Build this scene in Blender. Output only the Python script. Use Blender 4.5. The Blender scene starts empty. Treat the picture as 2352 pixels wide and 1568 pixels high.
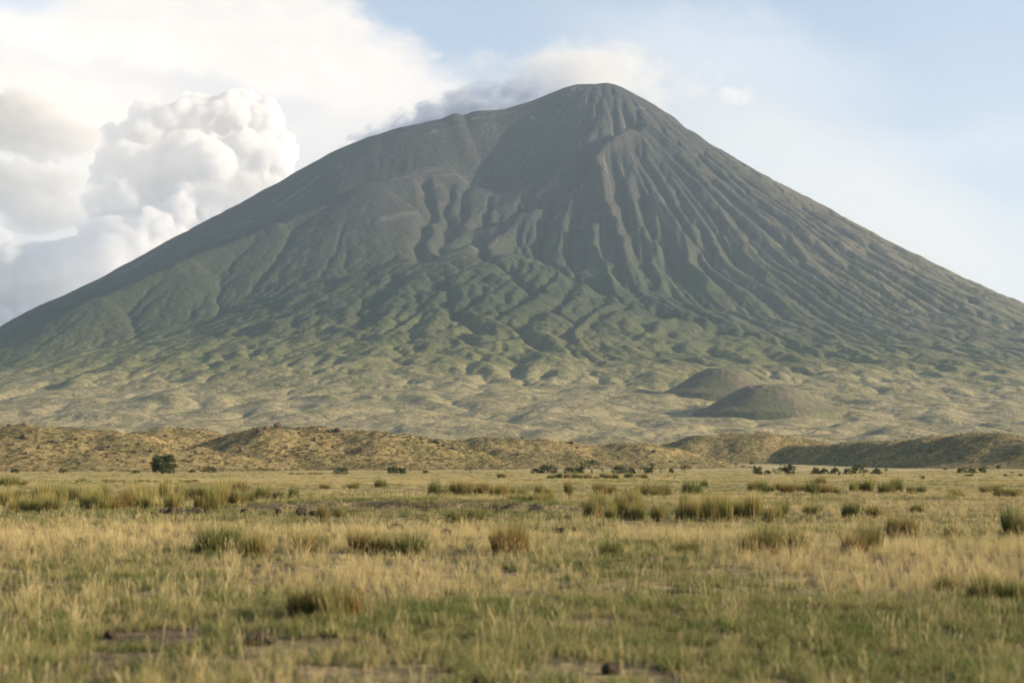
import bpy, math, random
import numpy as np
from mathutils import Vector, Matrix

rnd = random.Random(7)
R = math.radians
sc = bpy.context.scene
col = sc.collection

# ------------------------------------------------------------------ camera
FPX = 3730.0                 # focal length in units of a 2352 px wide picture
HV = 1072.0                  # where the level horizon falls in that picture
CAMH = 2.2
PITCH = math.atan((HV - 784.0) / FPX)
cam_d = bpy.data.cameras.new('camera')
cam = bpy.data.objects.new('camera', cam_d)
col.objects.link(cam)
cam.location = (0, 0, CAMH)
cam.rotation_euler = (math.pi / 2 + PITCH, 0, 0)
cam_d.sensor_width = 36.0
cam_d.lens = 36.0 * FPX / 2352.0
cam_d.clip_start = 0.5
cam_d.clip_end = 80000.0
cam_d.dof.use_dof = True
cam_d.dof.focus_distance = 900.0
cam_d.dof.aperture_fstop = 1.4
sc.camera = cam


def at(px, py, Y):
    """the point at distance Y that stands at (px, py) of the photograph scaled to 2352 px"""
    a, c = (px - 1176.0) / FPX, (784.0 - py) / FPX
    d = (a, math.cos(PITCH) - c * math.sin(PITCH), math.sin(PITCH) + c * math.cos(PITCH))
    k = Y / d[1]
    return Vector((d[0] * k, Y, CAMH + d[2] * k))


# ------------------------------------------------------------------ light and exposure
SUN_EL, SUN_AZ = R(17.0), R(-4.0)          # azimuth from +X towards +Y
sun_dir = Vector((math.cos(SUN_EL) * math.cos(SUN_AZ), math.cos(SUN_EL) * math.sin(SUN_AZ), math.sin(SUN_EL)))
sun_d = bpy.data.lights.new('sun', 'SUN')
sun_d.energy = 5.0
sun_d.angle = R(0.5)
sun_d.color = (1.0, 0.81, 0.57)
sun = bpy.data.objects.new('sun', sun_d)
col.objects.link(sun)
sun.location = (3000, 0, 4000)
sun.rotation_mode = 'QUATERNION'
sun.rotation_quaternion = sun_dir.to_track_quat('Z', 'Y')

sc.view_settings.view_transform = 'Standard'
sc.view_settings.look = 'None'
sc.view_settings.exposure = 1.17
sc.view_settings.gamma = 1.0
sc.view_settings.use_curve_mapping = False
sc.cycles.max_bounces = 16
sc.cycles.diffuse_bounces = 3
sc.cycles.transmission_bounces = 4
sc.cycles.volume_bounces = 14
sc.cycles.transparent_max_bounces = 24
sc.cycles.use_denoising = True


# ------------------------------------------------------------------ node helper
class E:
    """a float or vector socket that can be used in python arithmetic"""
    def __init__(s, nt, sock): s.nt, s.s = nt, sock

    def _m(s, op, *a):
        n = s.nt.nodes.new('ShaderNodeMath'); n.operation = op
        for i, v in enumerate((s,) + a):
            if isinstance(v, E): s.nt.links.new(v.s, n.inputs[i])
            else: n.inputs[i].default_value = v
        return E(s.nt, n.outputs[0])

    def __add__(s, o): return s._m('ADD', o)
    __radd__ = __add__
    def __sub__(s, o): return s._m('SUBTRACT', o)
    def __rsub__(s, o): return (s * -1.0) + o
    def __mul__(s, o): return s._m('MULTIPLY', o)
    __rmul__ = __mul__
    def __truediv__(s, o): return s._m('DIVIDE', o)
    def sqrt(s): return s._m('SQRT')
    def abs(s): return s._m('ABSOLUTE')
    def pow(s, o): return s._m('POWER', o)
    def max(s, o): return s._m('MAXIMUM', o)
    def min(s, o): return s._m('MINIMUM', o)

    def ss(s, lo, hi, a=0.0, b=1.0):
        n = s.nt.nodes.new('ShaderNodeMapRange'); n.interpolation_type = 'SMOOTHSTEP'
        s.nt.links.new(s.s, n.inputs[0])
        if lo > hi: lo, hi, a, b = hi, lo, b, a
        for i, v in enumerate((lo, hi, a, b)): n.inputs[1 + i].default_value = v
        return E(s.nt, n.outputs[0])


class G:
    """one node tree with short helpers"""
    def __init__(s, nt): s.nt = nt
    def new(s, t): return s.nt.nodes.new(t)

    def put(s, v, inp):
        if isinstance(v, E): s.nt.links.new(v.s, inp)
        elif v is not None: inp.default_value = v

    def xyz(s, v):
        n = s.new('ShaderNodeSeparateXYZ'); s.put(v, n.inputs[0])
        return [E(s.nt, o) for o in n.outputs]

    def vec(s, x, y, z):
        n = s.new('ShaderNodeCombineXYZ')
        for i, v in enumerate((x, y, z)): s.put(v, n.inputs[i])
        return E(s.nt, n.outputs[0])

    def noise(s, v, scale, detail=4.0, rough=0.5, dist=0.0, w=None, color=False):
        n = s.new('ShaderNodeTexNoise')
        if w is not None: n.noise_dimensions = '4D'; n.inputs['W'].default_value = w
        s.put(v, n.inputs['Vector'])
        n.inputs['Scale'].default_value = scale; n.inputs['Detail'].default_value = detail
        n.inputs['Roughness'].default_value = rough; n.inputs['Distortion'].default_value = dist
        return E(s.nt, n.outputs['Color' if color else 'Fac'])

    def voronoi(s, v, scale, feature='F1', smooth=None):
        n = s.new('ShaderNodeTexVoronoi'); n.feature = feature
        s.put(v, n.inputs['Vector']); n.inputs['Scale'].default_value = scale
        if smooth is not None: n.inputs['Smoothness'].default_value = smooth
        return E(s.nt, n.outputs['Distance'])

    def mix(s, f, a, b):
        n = s.new('ShaderNodeMix'); n.data_type = 'RGBA'
        s.put(f, n.inputs[0])
        for v, i in ((a, 6), (b, 7)):
            if isinstance(v, E): s.nt.links.new(v.s, n.inputs[i])
            else: n.inputs[i].default_value = (*v, 1.0) if len(v) == 3 else v
        return E(s.nt, n.outputs[2])

    def coord(s, kind):
        return E(s.nt, s.new('ShaderNodeTexCoord').outputs[kind])

    def pos(s):
        return E(s.nt, s.new('ShaderNodeNewGeometry').outputs['Position'])

    def attr(s, name):
        n = s.new('ShaderNodeAttribute'); n.attribute_name = name
        return E(s.nt, n.outputs['Fac'])

    def objrand(s):
        return E(s.nt, s.new('ShaderNodeObjectInfo').outputs['Random'])


def material(name):
    m = bpy.data.materials.new(name); m.use_nodes = True
    m.node_tree.nodes.clear()
    return m, G(m.node_tree)


def finish(g, colour, rough=0.9, bump=None, bump_d=1.0, spec=0.2, translucent=0.0):
    p = g.new('ShaderNodeBsdfPrincipled')
    g.put(colour if isinstance(colour, E) else (*colour, 1.0), p.inputs['Base Color'])
    p.inputs['Roughness'].default_value = rough
    p.inputs['Specular IOR Level'].default_value = spec
    if bump is not None:
        b = g.new('ShaderNodeBump'); b.inputs['Distance'].default_value = bump_d
        b.inputs['Strength'].default_value = 1.0
        g.put(bump, b.inputs['Height']); g.nt.links.new(b.outputs[0], p.inputs['Normal'])
    out = g.new('ShaderNodeOutputMaterial')
    sh = p.outputs[0]
    if translucent > 0:
        t = g.new('ShaderNodeBsdfTranslucent'); g.put(colour, t.inputs['Color'])
        mx = g.new('ShaderNodeMixShader'); mx.inputs[0].default_value = translucent
        g.nt.links.new(sh, mx.inputs[1]); g.nt.links.new(t.outputs[0], mx.inputs[2]); sh = mx.outputs[0]
    g.nt.links.new(sh, out.inputs['Surface'])


# ------------------------------------------------------------------ world: clear sky with high cloud
wd = bpy.data.worlds.new('World'); sc.world = wd; wd.use_nodes = True
wd.node_tree.nodes.clear()
g = G(wd.node_tree)
SKY = 0.085
sky = g.new('ShaderNodeTexSky'); sky.sky_type = 'NISHITA'; sky.sun_disc = False
sky.sun_elevation = SUN_EL; sky.sun_rotation = math.pi / 2 - SUN_AZ
sky.altitude = 1000.0; sky.air_density = 1.0; sky.dust_density = 2.0; sky.ozone_density = 1.0
base = E(g.nt, sky.outputs[0])
d = g.coord('Generated')
dx, dy, dz = g.xyz(d)
dyc = dy.max(0.2)
front = dy.ss(0.15, 0.5)
# bearings (1/3730 rad steps): X to the right of the view axis, Z above the level horizon
bx, bz = dx / dyc * FPX, dz / dyc * FPX
nz = g.noise(g.vec(bx * 0.001, bz * 0.0014, 0.0), 3.0, 6.0, 0.55, color=True)
n1, n2, n3 = g.xyz(nz)
nf = g.noise(g.vec(bx * 0.001, bz * 0.0016, 3.7), 11.0, 6.0, 0.6, color=True)
f1, f2, f3 = g.xyz(nf)


def S(px, py):
    p = at(px, py, 1.0)
    return p.x * FPX, (p.z - CAMH) * FPX


def blob(px, py, rx, ry, rot=0.0, soft=0.5, warp=120.0, fine=40.0):
    cx, cz = S(px, py)
    X = bx - cx + (n1 - 0.5) * (2 * warp) + (f1 - 0.5) * (2 * fine)
    Z = bz - cz + (n2 - 0.5) * (2 * warp) + (f2 - 0.5) * (2 * fine)
    c, s_ = math.cos(R(rot)), math.sin(R(rot))
    a = (X * c + Z * s_) / rx
    b = (Z * c - X * s_) / ry
    q = (a * a + b * b).sqrt()
    return q.ss(1.0 + soft, 1.0 - soft) * front


def lay(cur, mask, colour, op=1.0):
    if isinstance(colour, E):
        c = g.mix(0.0, colour, (0, 0, 0)); n = g.new('ShaderNodeVectorMath'); n.operation = 'SCALE'
        g.nt.links.new(c.s, n.inputs[0]); n.inputs['Scale'].default_value = 0.48 / SKY
        c = E(g.nt, n.outputs[0])
    else:
        c = tuple(v * 0.48 / SKY for v in colour)
    return g.mix(mask * op, cur, c)


# a general thin veil everywhere, thicker towards the horizon
gen = g.noise(d, 2.6, 5.0, 0.55, 0.3).ss(0.42, 0.66)
lowv = dz.ss(0.32, 0.0)
veil = dz.ss(0.75, 0.22)
cur = lay(base, gen * 0.25 + veil * 0.46, (0.66, 0.745, 0.88))
cur = lay(cur, lowv, (0.75, 0.77, 0.79), 0.9)
# bright anvil spreading from the upper left
xa, za = S(830, 0); xb, zb = S(1075, 240)
ln_ = math.hypot(xb - xa, zb - za); nxl, nzl = (zb - za) / ln_, -(xb - xa) / ln_
side = (bx - xa) * nxl + (bz - za) * nzl + (n1 - 0.5) * 170.0 + (f1 - 0.5) * 150.0 + (f2 - 0.5) * 60.0
anv = side.ss(-60.0, 55.0) * blob(260, 250, 1350, 760, 0, 0.4, 100, 40)
cur = lay(cur, anv, g.mix(f3.ss(0.35, 0.65), (0.95, 0.895, 0.84), (1.01, 0.945, 0.885)), 0.95)
# long slanting veils to the right of the cone
cur = lay(cur, blob(2010, 480, 600, 130, -31, 0.8, 90, 40), (0.86, 0.84, 0.82), 0.85)
cur = lay(cur, blob(1700, 110, 270, 80, -14, 0.9, 90, 60), (0.80, 0.83, 0.88), 0.6)
cur = lay(cur, blob(2200, 330, 420, 45, 4, 0.9, 60, 30), (0.76, 0.80, 0.86), 0.45)
# lit bank low on the left, behind the heaped clouds
cur = lay(cur, blob(200, 620, 900, 330, 10, 0.5, 60, 30), (0.72, 0.72, 0.76), 0.75)
cur = lay(cur, blob(120, 360, 170, 150, -30, 0.7, 60, 30), (0.97, 0.93, 0.89), 0.85)
cur = lay(cur, blob(20, -5, 120, 36, -8, 0.6, 40, 20), (0.60, 0.71, 0.88), 0.75)
cur = lay(cur, blob(60, 100, 110, 45, -14, 0.6, 40, 20), (0.98, 0.96, 0.93), 0.8)
# grey streaks under the anvil
cur = lay(cur, blob(330, 190, 340, 36, -13, 0.9, 60, 60), (0.66, 0.67, 0.72), 0.9)
cur = lay(cur, blob(560, 225, 190, 28, -10, 0.8, 40, 46), (0.66, 0.67, 0.72), 0.9)
bg = g.new('ShaderNodeBackground'); bg.inputs['Strength'].default_value = SKY
g.put(cur, bg.inputs['Color'])
wo = g.new('ShaderNodeOutputWorld'); g.nt.links.new(bg.outputs[0], wo.inputs['Surface'])


# ------------------------------------------------------------------ numpy noise
def _grad(ix, iy, seed):
    h = (ix.astype(np.uint32) * np.uint32(374761393) + iy.astype(np.uint32) * np.uint32(668265263)
         + np.uint32((seed * 974711 + 12345) % 4294967291))
    h = (h ^ (h >> np.uint32(13))) * np.uint32(1274126177)
    h = h ^ (h >> np.uint32(16))
    a = h.astype(np.float64) * (2 * math.pi / 4294967296.0)
    return np.cos(a), np.sin(a)


def perlin(x, y, seed=0):
    x = np.asarray(x, float); y = np.asarray(y, float)
    ix = np.floor(x).astype(np.int64); iy = np.floor(y).astype(np.int64)
    fx, fy = x - ix, y - iy
    u = fx * fx * fx * (fx * (fx * 6 - 15) + 10); v = fy * fy * fy * (fy * (fy * 6 - 15) + 10)
    r = 0
    for a in (0, 1):
        for b in (0, 1):
            gx, gy = _grad(ix + a, iy + b, seed)
            r = r + (u if a else 1 - u) * (v if b else 1 - v) * (gx * (fx - a) + gy * (fy - b))
    return r * 1.4


def fbm(x, y, seed=0, oct=4, gain=0.5):
    r, a, f = 0, 1.0, 1.0
    for i in range(oct):
        r = r + a * perlin(x * f, y * f, seed + i * 17); a *= gain; f *= 2.03
    return r


def sstep(x, a, b):
    t = np.clip((np.asarray(x, float) - a) / (b - a), 0, 1)
    return t * t * (3 - 2 * t)


def smax(a, b, k):
    return 0.5 * (a + b + np.sqrt((a - b) ** 2 + k * k))


# ------------------------------------------------------------------ mesh helpers
def tag(o, label=None, cat=None, group=None, kind=None):
    if label: o['label'] = label
    if cat: o['category'] = cat
    if group: o['group'] = group
    if kind: o['kind'] = kind
    return o


def raw_mesh(name, V, F, mats=None, smooth=True, attrs=None):
    """V: n x 3, F: m x k (k = 3 or 4) numpy arrays"""
    me = bpy.data.meshes.new(name)
    V = np.asarray(V, np.float32); F = np.asarray(F, np.int32)
    n, m, k = len(V), len(F), F.shape[1]
    me.vertices.add(n); me.vertices.foreach_set('co', V.ravel())
    me.loops.add(m * k); me.loops.foreach_set('vertex_index', F.ravel())
    me.polygons.add(m)
    me.polygons.foreach_set('loop_start', np.arange(0, m * k, k, dtype=np.int32))
    me.polygons.foreach_set('use_smooth', np.full(m, smooth, bool))
    for nm, arr in (attrs or {}).items():
        a = me.attributes.new(nm, 'FLOAT', 'POINT'); a.data.foreach_set('value', np.asarray(arr, np.float32))
    me.update(calc_edges=True)
    for mt in (mats or []): me.materials.append(mt)
    return me


def link(name, me, parent=None, loc=None):
    o = bpy.data.objects.new(name, me); col.objects.link(o)
    if parent: o.parent = parent
    if loc is not None: o.location = loc
    return o


def grid_faces(ny, nx):
    i = np.arange(ny * nx).reshape(ny, nx)
    return np.stack([i[:-1, :-1], i[:-1, 1:], i[1:, 1:], i[1:, :-1]], -1).reshape(-1, 4)


# ------------------------------------------------------------------ the volcano's shape
SX, SY = at(1365, 189, 8000).x, 8000.0
ZT = at(1365, 189, 8000).z


def prof(pts, ext, sgn):
    r, z = [0.0], [ZT]
    for px, py in pts:
        p = at(px, py, SY); r.append(abs(p.x - SX)); z.append(p.z)
    for a, b in ext: r.append(a); z.append(b)
    q = np.arange(0, 12001, 10.0)
    h = np.interp(q, r, z)
    ker = np.hanning(9); ker /= ker.sum()
    hp = np.concatenate([np.full(4, h[0]), h, np.full(4, h[-1])])
    return q, np.convolve(hp, ker, 'valid')


P_R = prof([(1400, 188), (1430, 198), (1500, 234), (1562, 274), (1572, 290), (1608, 309), (1622, 322), (1760, 405), (1900, 480), (2060, 565),
            (2200, 635), (2352, 705)], [(2500, 630), (3000, 440), (3500, 290), (4000, 180), (4500, 110), (5000, 70),
            (5500, 45), (6000, 28), (6500, 15), (7000, 4), (7500, 0), (12000, 0)], 1)
P_F = prof([], [(60, 1905), (200, 1825), (600, 1490), (1000, 1170), (1500, 800), (2000, 530), (2500, 400), (3000, 312), (3500, 240),
                (4000, 172), (4500, 112), (5000, 70), (5500, 45), (6000, 28), (6500, 14), (6850, 5), (7100, 1.5), (7300, 0), (12000, 0)], 1)
P_L = prof([(1325, 190), (1230, 226), (1150, 250), (1090, 253), (1063, 268), (1045, 257), (1022, 270), (1010, 277), (850, 314), (760, 352),
            (660, 408), (560, 462), (410, 540), (255, 625), (85, 705), (0, 752)],
           [(3300, 510), (3800, 340), (4300, 220), (4800, 140), (5300, 85), (5800, 48), (6300, 24), (7000, 4), (7500, 0), (12000, 0)], -1)


def P3(px, py, Y):
    p = at(px, py, Y); return (p.x, p.y, p.z)


SPUR = [P3(1010, 352, 7500), (P3(860, 405, 7250)), P3(640, 500, 6900), P3(430, 580, 6500), P3(230, 668, 6100)]
BUTT = [P3(1435, 280, 7850), P3(1375, 372, 7500), P3(1270, 480, 7150), P3(1180, 545, 6850), P3(1085, 578, 6500)]
BUT2 = [P3(1375, 372, 7500), P3(1400, 520, 6900), P3(1480, 680, 6150)]
FANQ = np.array([0, 300, 500, 1000, 1500, 2000, 2500, 3000, 3500, 4500, 12000.0])
FANZ = np.array([868, 805, 742, 565, 408, 290, 205, 135, 80, 10, -60.0])
FX, FY = at(1080, 580, 6500).x, 6500.0


def ridge(x, y, pts, slope, w=60.0):
    best = np.full(np.shape(x), -1e9)
    for a, b in zip(pts[:-1], pts[1:]):
        ax, ay, az = a; bx_, by_, bz_ = b
        L2 = (bx_ - ax) ** 2 + (by_ - ay) ** 2
        t = np.clip(((x - ax) * (bx_ - ax) + (y - ay) * (by_ - ay)) / L2, 0, 1)
        dd = np.hypot(x - ax - t * (bx_ - ax), y - ay - t * (by_ - ay))
        best = np.maximum(best, az + t * (bz_ - az) - slope * (np.sqrt(dd * dd + w * w) - w))
    return best


def base_height(x, y):
    x = np.asarray(x, float); y = np.asarray(y, float)
    ddx, ddy = x - SX, y - SY
    r = np.hypot(ddx, ddy) + 1e-6
    ang = np.degrees(np.arctan2(np.abs(ddy), ddx))      # 0 right, 90 front/back, 180 left
    ang = ang + 7 * fbm(ddx / 900, ddy / 900, 91, 2) * sstep(r, 300, 1500)
    zr, zf, zl = (np.interp(r, *p) for p in (P_R, P_F, P_L))
    wr = 1 - sstep(ang, 5, 78)
    wl = sstep(ang, 128, 176)
    z = zr * wr + zl * wl + zf * (1 - wr - wl)
    fr = (ddy < 200)
    fade = 1 - sstep(r, 3800, 5200)
    s_ = ridge(x, y, SPUR, 0.58, 40) - 30
    s_ = np.where(fr, s_, -1e4)
    z = z + (smax(z, s_, 45) - smax(z, -1e5 + 0 * z, 45)) * fade
    b_ = np.maximum(ridge(x, y, BUTT, 0.85, 20) + 22, ridge(x, y, BUT2, 0.8, 30) - 10)
    z = np.where(fr, smax(z, b_, 30), z)
    f_ = np.interp(np.hypot(x - FX, (y - FY)), FANQ, FANZ)
    f_ = np.where(y < FY + 600, f_, -1e4)
    z = z + (smax(z, f_, 40) - z) * (1 - sstep(r, 4300, 6000))
    # bowl below the shoulder
    bx_, by_, _ = P3(1180, 380, 7600)
    z = z - 120 * np.exp(-(((x - bx_) / 330) ** 2 + ((y - by_) / 330) ** 2))
    # flat crater rim
    z = np.minimum(z, ZT + 1 - 0.02 * np.abs(ddx) + 3 * perlin(ddx / 40, ddy / 40, 5))
    return z


def hit(px, py):
    """where the sight line through a photograph point meets the smooth mountain"""
    Y = np.arange(2500, 8400, 12.0)
    p = at(px, py, 1.0)
    z = CAMH + (p.z - CAMH) * Y
    k = np.nonzero(base_height(p.x * Y, Y) > z)[0]
    Yk = Y[k[0]] if len(k) else 8000.0
    return (p.x * Yk, Yk)


GULLY = [([(1445, 278), (1364, 331), (1309, 419), (1243, 459), (1170, 485), (1105, 512)], 70, 70),
         ([(978, 415), (980, 437), (987, 481), (965, 536), (961, 606)], 38, 45),
         ([(1035, 430), (1020, 510), (1024, 555), (990, 600)], 30, 40),
         ([(1080, 420), (1060, 480), (1030, 540)], 20, 40),
         ([(1265, 470), (1247, 499), (1240, 554), (1240, 591), (1275, 615)], 35, 45),
         ([(1097, 545), (1119, 595), (1170, 628), (1200, 653), (1250, 690)], 32, 45),
         ([(1280, 617), (1354, 648), (1427, 689), (1550, 737), (1695, 778), (1823, 806), (1930, 836)], 60, 100),
         ([(900, 640), (850, 700), (830, 760)], 22, 60), ([(1010, 660), (1040, 720), (1100, 780)], 22, 45)]
CREST = [([(1432, 292), (1370, 379), (1386, 459), (1397, 510), (1430, 569), (1440, 640)], 46, 60),
         ([(1360, 529), (1367, 594), (1390, 627), (1411, 682)], 38, 45),
         ([(1518, 466), (1551, 529), (1577, 594), (1620, 660)], 40, 50),
         ([(1440, 410), (1470, 500), (1500, 590), (1530, 680)], 22, 45),
         ([(1600, 420), (1690, 540), (1760, 640)], 22, 55),
         ([(1560, 360), (1660, 430), (1800, 540), (1900, 640)], 20, 60),
         ([(1500, 290), (1540, 330), (1620, 380)], 22, 45)]


def line_dist(x, y, pts):
    best = np.full(np.shape(x), 1e9)
    for (ax, ay), (bx_, by_) in zip(pts[:-1], pts[1:]):
        L2 = (bx_ - ax) ** 2 + (by_ - ay) ** 2 + 1e-6
        t = np.clip(((x - ax) * (bx_ - ax) + (y - ay) * (by_ - ay)) / L2, 0, 1)
        best = np.minimum(best, np.hypot(x - ax - t * (bx_ - ax), y - ay - t * (by_ - ay)))
    return best


# pull the side profiles in until the outline against the sky agrees with the photograph
for _ in range(5):
    for PP, pts, sg in ((P_R, [(1430, 198), (1500, 234), (1610, 310), (1760, 405), (1900, 480), (2060, 565), (2200, 635), (2352, 705), (2600, 800)], 1),
                        (P_L, [(1290, 203), (1150, 250), (1010, 275), (850, 314), (660, 408), (560, 462), (410, 540), (255, 625), (85, 705), (0, 752), (-250, 850)], -1)):
        rr, dz_ = [0.0, 60.0], [0.0, 0.0]
        Yq = np.arange(3500, 8600, 40.0)
        for px, py in pts:
            p = at(px, py, 1.0); t = p.z - CAMH
            e_ = np.max((base_height(p.x * Yq, Yq) - CAMH) / Yq)
            rr.append(abs(p.x * SY - SX)); dz_.append((t - e_) * SY)
        rr += [rr[-1] + 1500, 12000]; dz_ += [dz_[-1] * 0.4, 0.0]
        PP[1][:] = PP[1] + np.interp(PP[0], rr, dz_)

GLINES = [([hit(*q) for q in p], -a, w) for p, a, w in GULLY] + [([hit(*q) for q in p], a, w) for p, a, w in CREST]


def rough_height(x, y):
    """base plus the relief that the rain then cuts into"""
    z = base_height(x, y)
    ddx, ddy = x - SX, y - SY
    r = np.hypot(ddx, ddy) + 1e-6
    th = np.arctan2(-ddy, ddx)
    lr = np.log(r + 200)
    warp = 0.06 * fbm(ddx / 900, ddy / 900, 3, 2)
    fl = 1 - 2 * np.abs(perlin((th + warp) * 17, lr * 0.9, 21))
    fl2 = 1 - 2 * np.abs(perlin((th + warp) * 36 + 7, lr * 1.6, 22))
    fl3 = 1 - 2 * np.abs(perlin((th + warp) * 62 + 3, lr * 2.6, 23))
    angd = np.degrees(np.arctan2(-ddy, ddx))
    wright = 1 - sstep(angd + 8 * fbm(ddx / 500, ddy / 500, 29, 2), 98, 116)
    wfront = 1 - sstep(angd, 112, 140)
    amp = (0.22 + 0.78 * wright) * sstep(r, 250, 1100) * (1 - sstep(r, 3000, 4200))
    z = z + amp * (7 * fl + 9 * fl2 + 8 * fl3)
    wx, wy = 28 * fbm(x / 160, y / 160, 33, 2), 28 * fbm(x / 160, y / 160, 34, 2)
    for pts, a, w in GLINES:
        dd = line_dist(x + wx, y + wy, pts)
        z = z + a * np.maximum(0, 1 - dd / w) ** 1.3
    ap = sstep(r, 2300, 3600) * (1 - sstep(r, 5400, 6800))
    thw = th + 0.10 * fbm(x / 600, y / 600, 43, 3)
    apf = 0.35 + 0.65 * sstep(r, 3300, 4200)
    z = z + ap * (8 * apf * fbm(thw * 13, r / 800, 41, 3) + 5 * apf * fbm(thw * 30, r / 420, 44, 3) + 4.0 * fbm(x / 170, y / 150, 46, 3))
    # rounded domes parted by sharp creases, growing broader towards the plain
    qx, qy = x + 60 * fbm(x / 300, y / 300, 48, 2), y + 60 * fbm(x / 300, y / 300, 49, 2)
    fan = sstep(r, 1500, 2400) * (1 - sstep(r, 3600, 4400)) * wfront
    apr = sstep(r, 3100, 4300) * (1 - sstep(r, 5900, 7000))
    z = z + fan * (22 * np.abs(perlin(qx / 150, qy / 220, 52)) + 13 * np.abs(perlin(qx / 70, qy / 100, 53)) + 5 * np.abs(perlin(qx / 36, qy / 50, 56)))
    z = z + apr * (20 * np.abs(perlin(qx / 250, qy / 430, 54)) + 12 * np.abs(perlin(qx / 120, qy / 190, 55)) - 11)
    z = z + 3.6 * fbm(x / 62, y / 70, 45, 3) * sstep(r, 900, 1800) * (1 - sstep(r, 3400, 4400))
    z = z + 5 * fbm(x / 120, y / 120, 47, 4) * (1 - sstep(r, 2600, 4500)) * sstep(r, 120, 500)
    return z


def hardness(x, y):
    ddx, ddy = x - SX, y - SY
    r = np.hypot(ddx, ddy); a = np.degrees(np.arctan2(-ddy, ddx))
    left = sstep(a, 98, 118) * (1 - sstep(r, 1500, 2600))
    return (1 - 0.72 * left) * (1 - 0.25 * (1 - sstep(a, 90, 105))) * (1 - 0.40 * sstep(r, 1700, 2300)) * (1 - 0.55 * sstep(r, 3800, 4700)) * (1 - 0.55 * sstep(a, 112, 135))


def erode(z, cell, iters, kt, diff, seed, kmap, m=0.38):
    """stream-power incision (implicit, along steepest descent) with a little hillslope creep"""
    rng = np.random.default_rng(seed)
    H, W = z.shape; N = H * W
    idx = np.arange(N, dtype=np.int64).reshape(H, W)
    nb = [(a, b, math.hypot(a, b)) for a in (-1, 0, 1) for b in (-1, 0, 1) if a or b]
    for it in range(iters):
        best = np.zeros((H, W)); rec = idx.copy(); ln = np.ones((H, W))
        zp = np.pad(z, 1, mode='edge')
        for a, b, L in nb:
            zn = zp[1 + a:H + 1 + a, 1 + b:W + 1 + b]
            s = (z - zn) / L * rng.uniform(0.7, 1.3, (H, W))
            u = s > best
            best[u] = s[u]; rec[u] = idx[u] + a * W + b; ln[u] = L
        rec[0], rec[-1], rec[:, 0], rec[:, -1] = idx[0], idx[-1], idx[:, 0], idx[:, -1]
        rec = rec.ravel(); ln = ln.ravel()
        dep = (rec != np.arange(N)).astype(np.int32); p = rec.copy()
        for _ in range(14):
            dep = dep + dep[p]; p2 = p[p]
            if np.array_equal(p2, p): break
            p = p2
        order = np.argsort(dep, kind='stable'); ds = dep[order]
        cuts = np.searchsorted(ds, np.arange(ds[-1] + 2))
        A = np.full(N, cell * cell, float)
        for k in range(ds[-1], 0, -1):
            i = order[cuts[k]:cuts[k + 1]]
            np.add.at(A, rec[i], A[i])
        Fk = kmap.ravel() * kt / iters * np.minimum(A, 6e5) ** m / (ln * cell)
        zf = z.ravel().copy()
        for k in range(1, ds[-1] + 1):
            i = order[cuts[k]:cuts[k + 1]]
            f = Fk[i]
            zf[i] = (zf[i] + f * np.minimum(zf[rec[i]], zf[i])) / (1 + f)
        z = zf.reshape(H, W)
        if diff:
            zp = np.pad(z, 1, mode='edge')
            lap = zp[:-2, 1:-1] + zp[2:, 1:-1] + zp[1:-1, :-2] + zp[1:-1, 2:] - 4 * z
            z = z + diff * lap
    return z


def bilin(Z, x0, y0, cell, x, y):
    H, W = Z.shape
    fx = np.clip((x - x0) / cell, 0, W - 1.001); fy = np.clip((y - y0) / cell, 0, H - 1.001)
    ix, iy = fx.astype(int), fy.astype(int); tx, ty = fx - ix, fy - iy
    return (Z[iy, ix] * (1 - tx) * (1 - ty) + Z[iy, ix + 1] * tx * (1 - ty)
            + Z[iy + 1, ix] * (1 - tx) * ty + Z[iy + 1, ix + 1] * tx * ty)


X0, X1, Y0, Y1 = -3300.0, 3400.0, 1300.0, 8700.0
c1 = 16.0
gx, gy = np.meshgrid(np.arange(X0, X1, c1), np.arange(Y0, Y1, c1))
z1 = rough_height(gx, gy); zi = z1.copy()
z1 = erode(z1, c1, 14, 1.2, 0.010, 1, hardness(gx, gy))
c2 = 8.0
gx2, gy2 = np.meshgrid(np.arange(X0, X1 - c1, c2), np.arange(Y0, Y1 - c1, c2))
z2 = rough_height(gx2, gy2) + bilin(z1 - zi, X0, Y0, c1, gx2, gy2) + 1.5 * perlin(gx2 / 30, gy2 / 30, 61)
z2 = erode(z2, c2, 12, 1.0, 0.008, 2, hardness(gx2, gy2))
DELTA = z2 - base_height(gx2, gy2)


def terrain(x, y):
    """height of the open country: plain, apron and volcano"""
    z = base_height(x, y)
    inside = (sstep(x, X0 + 10, X0 + 500) * (1 - sstep(x, X1 - 520, X1 - 30))
              * sstep(y, Y0 + 10, Y0 + 300) * (1 - sstep(y, Y1 - 300, Y1 - 40)))
    return z + bilin(DELTA, X0, Y0, c2, x, y) * inside


def near_relief(x, y):
    f = 1 - sstep(y, 900, 1400)
    f = f * (1 - 0.75 * sstep(y, 120, 300))
    z = (0.20 * perlin(x / 38, y / 30, 71) + 0.10 * perlin(x / 9, y / 7, 72) + 0.05 * perlin(x / 2.6, y / 2.6, 73)) * f
    # a low eroded bank across the plain
    m = sstep(x, -17, -9) * (1 - sstep(x, 1.0, 6.0))
    yb = 77 + 1.6 * perlin(x / 5, 0 * x, 74) + 0.5 * perlin(x / 1.3, 0 * x + 3, 75)
    z = z + m * 0.40 * sstep(y, yb - 0.35, yb + 0.1) * (1 - sstep(y, yb + 3, yb + 26))
    return z


def ground_z(x, y):
    x = np.asarray(x, float); y = np.asarray(y, float)
    return base_height(x, y) + near_relief(x, y)


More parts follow.
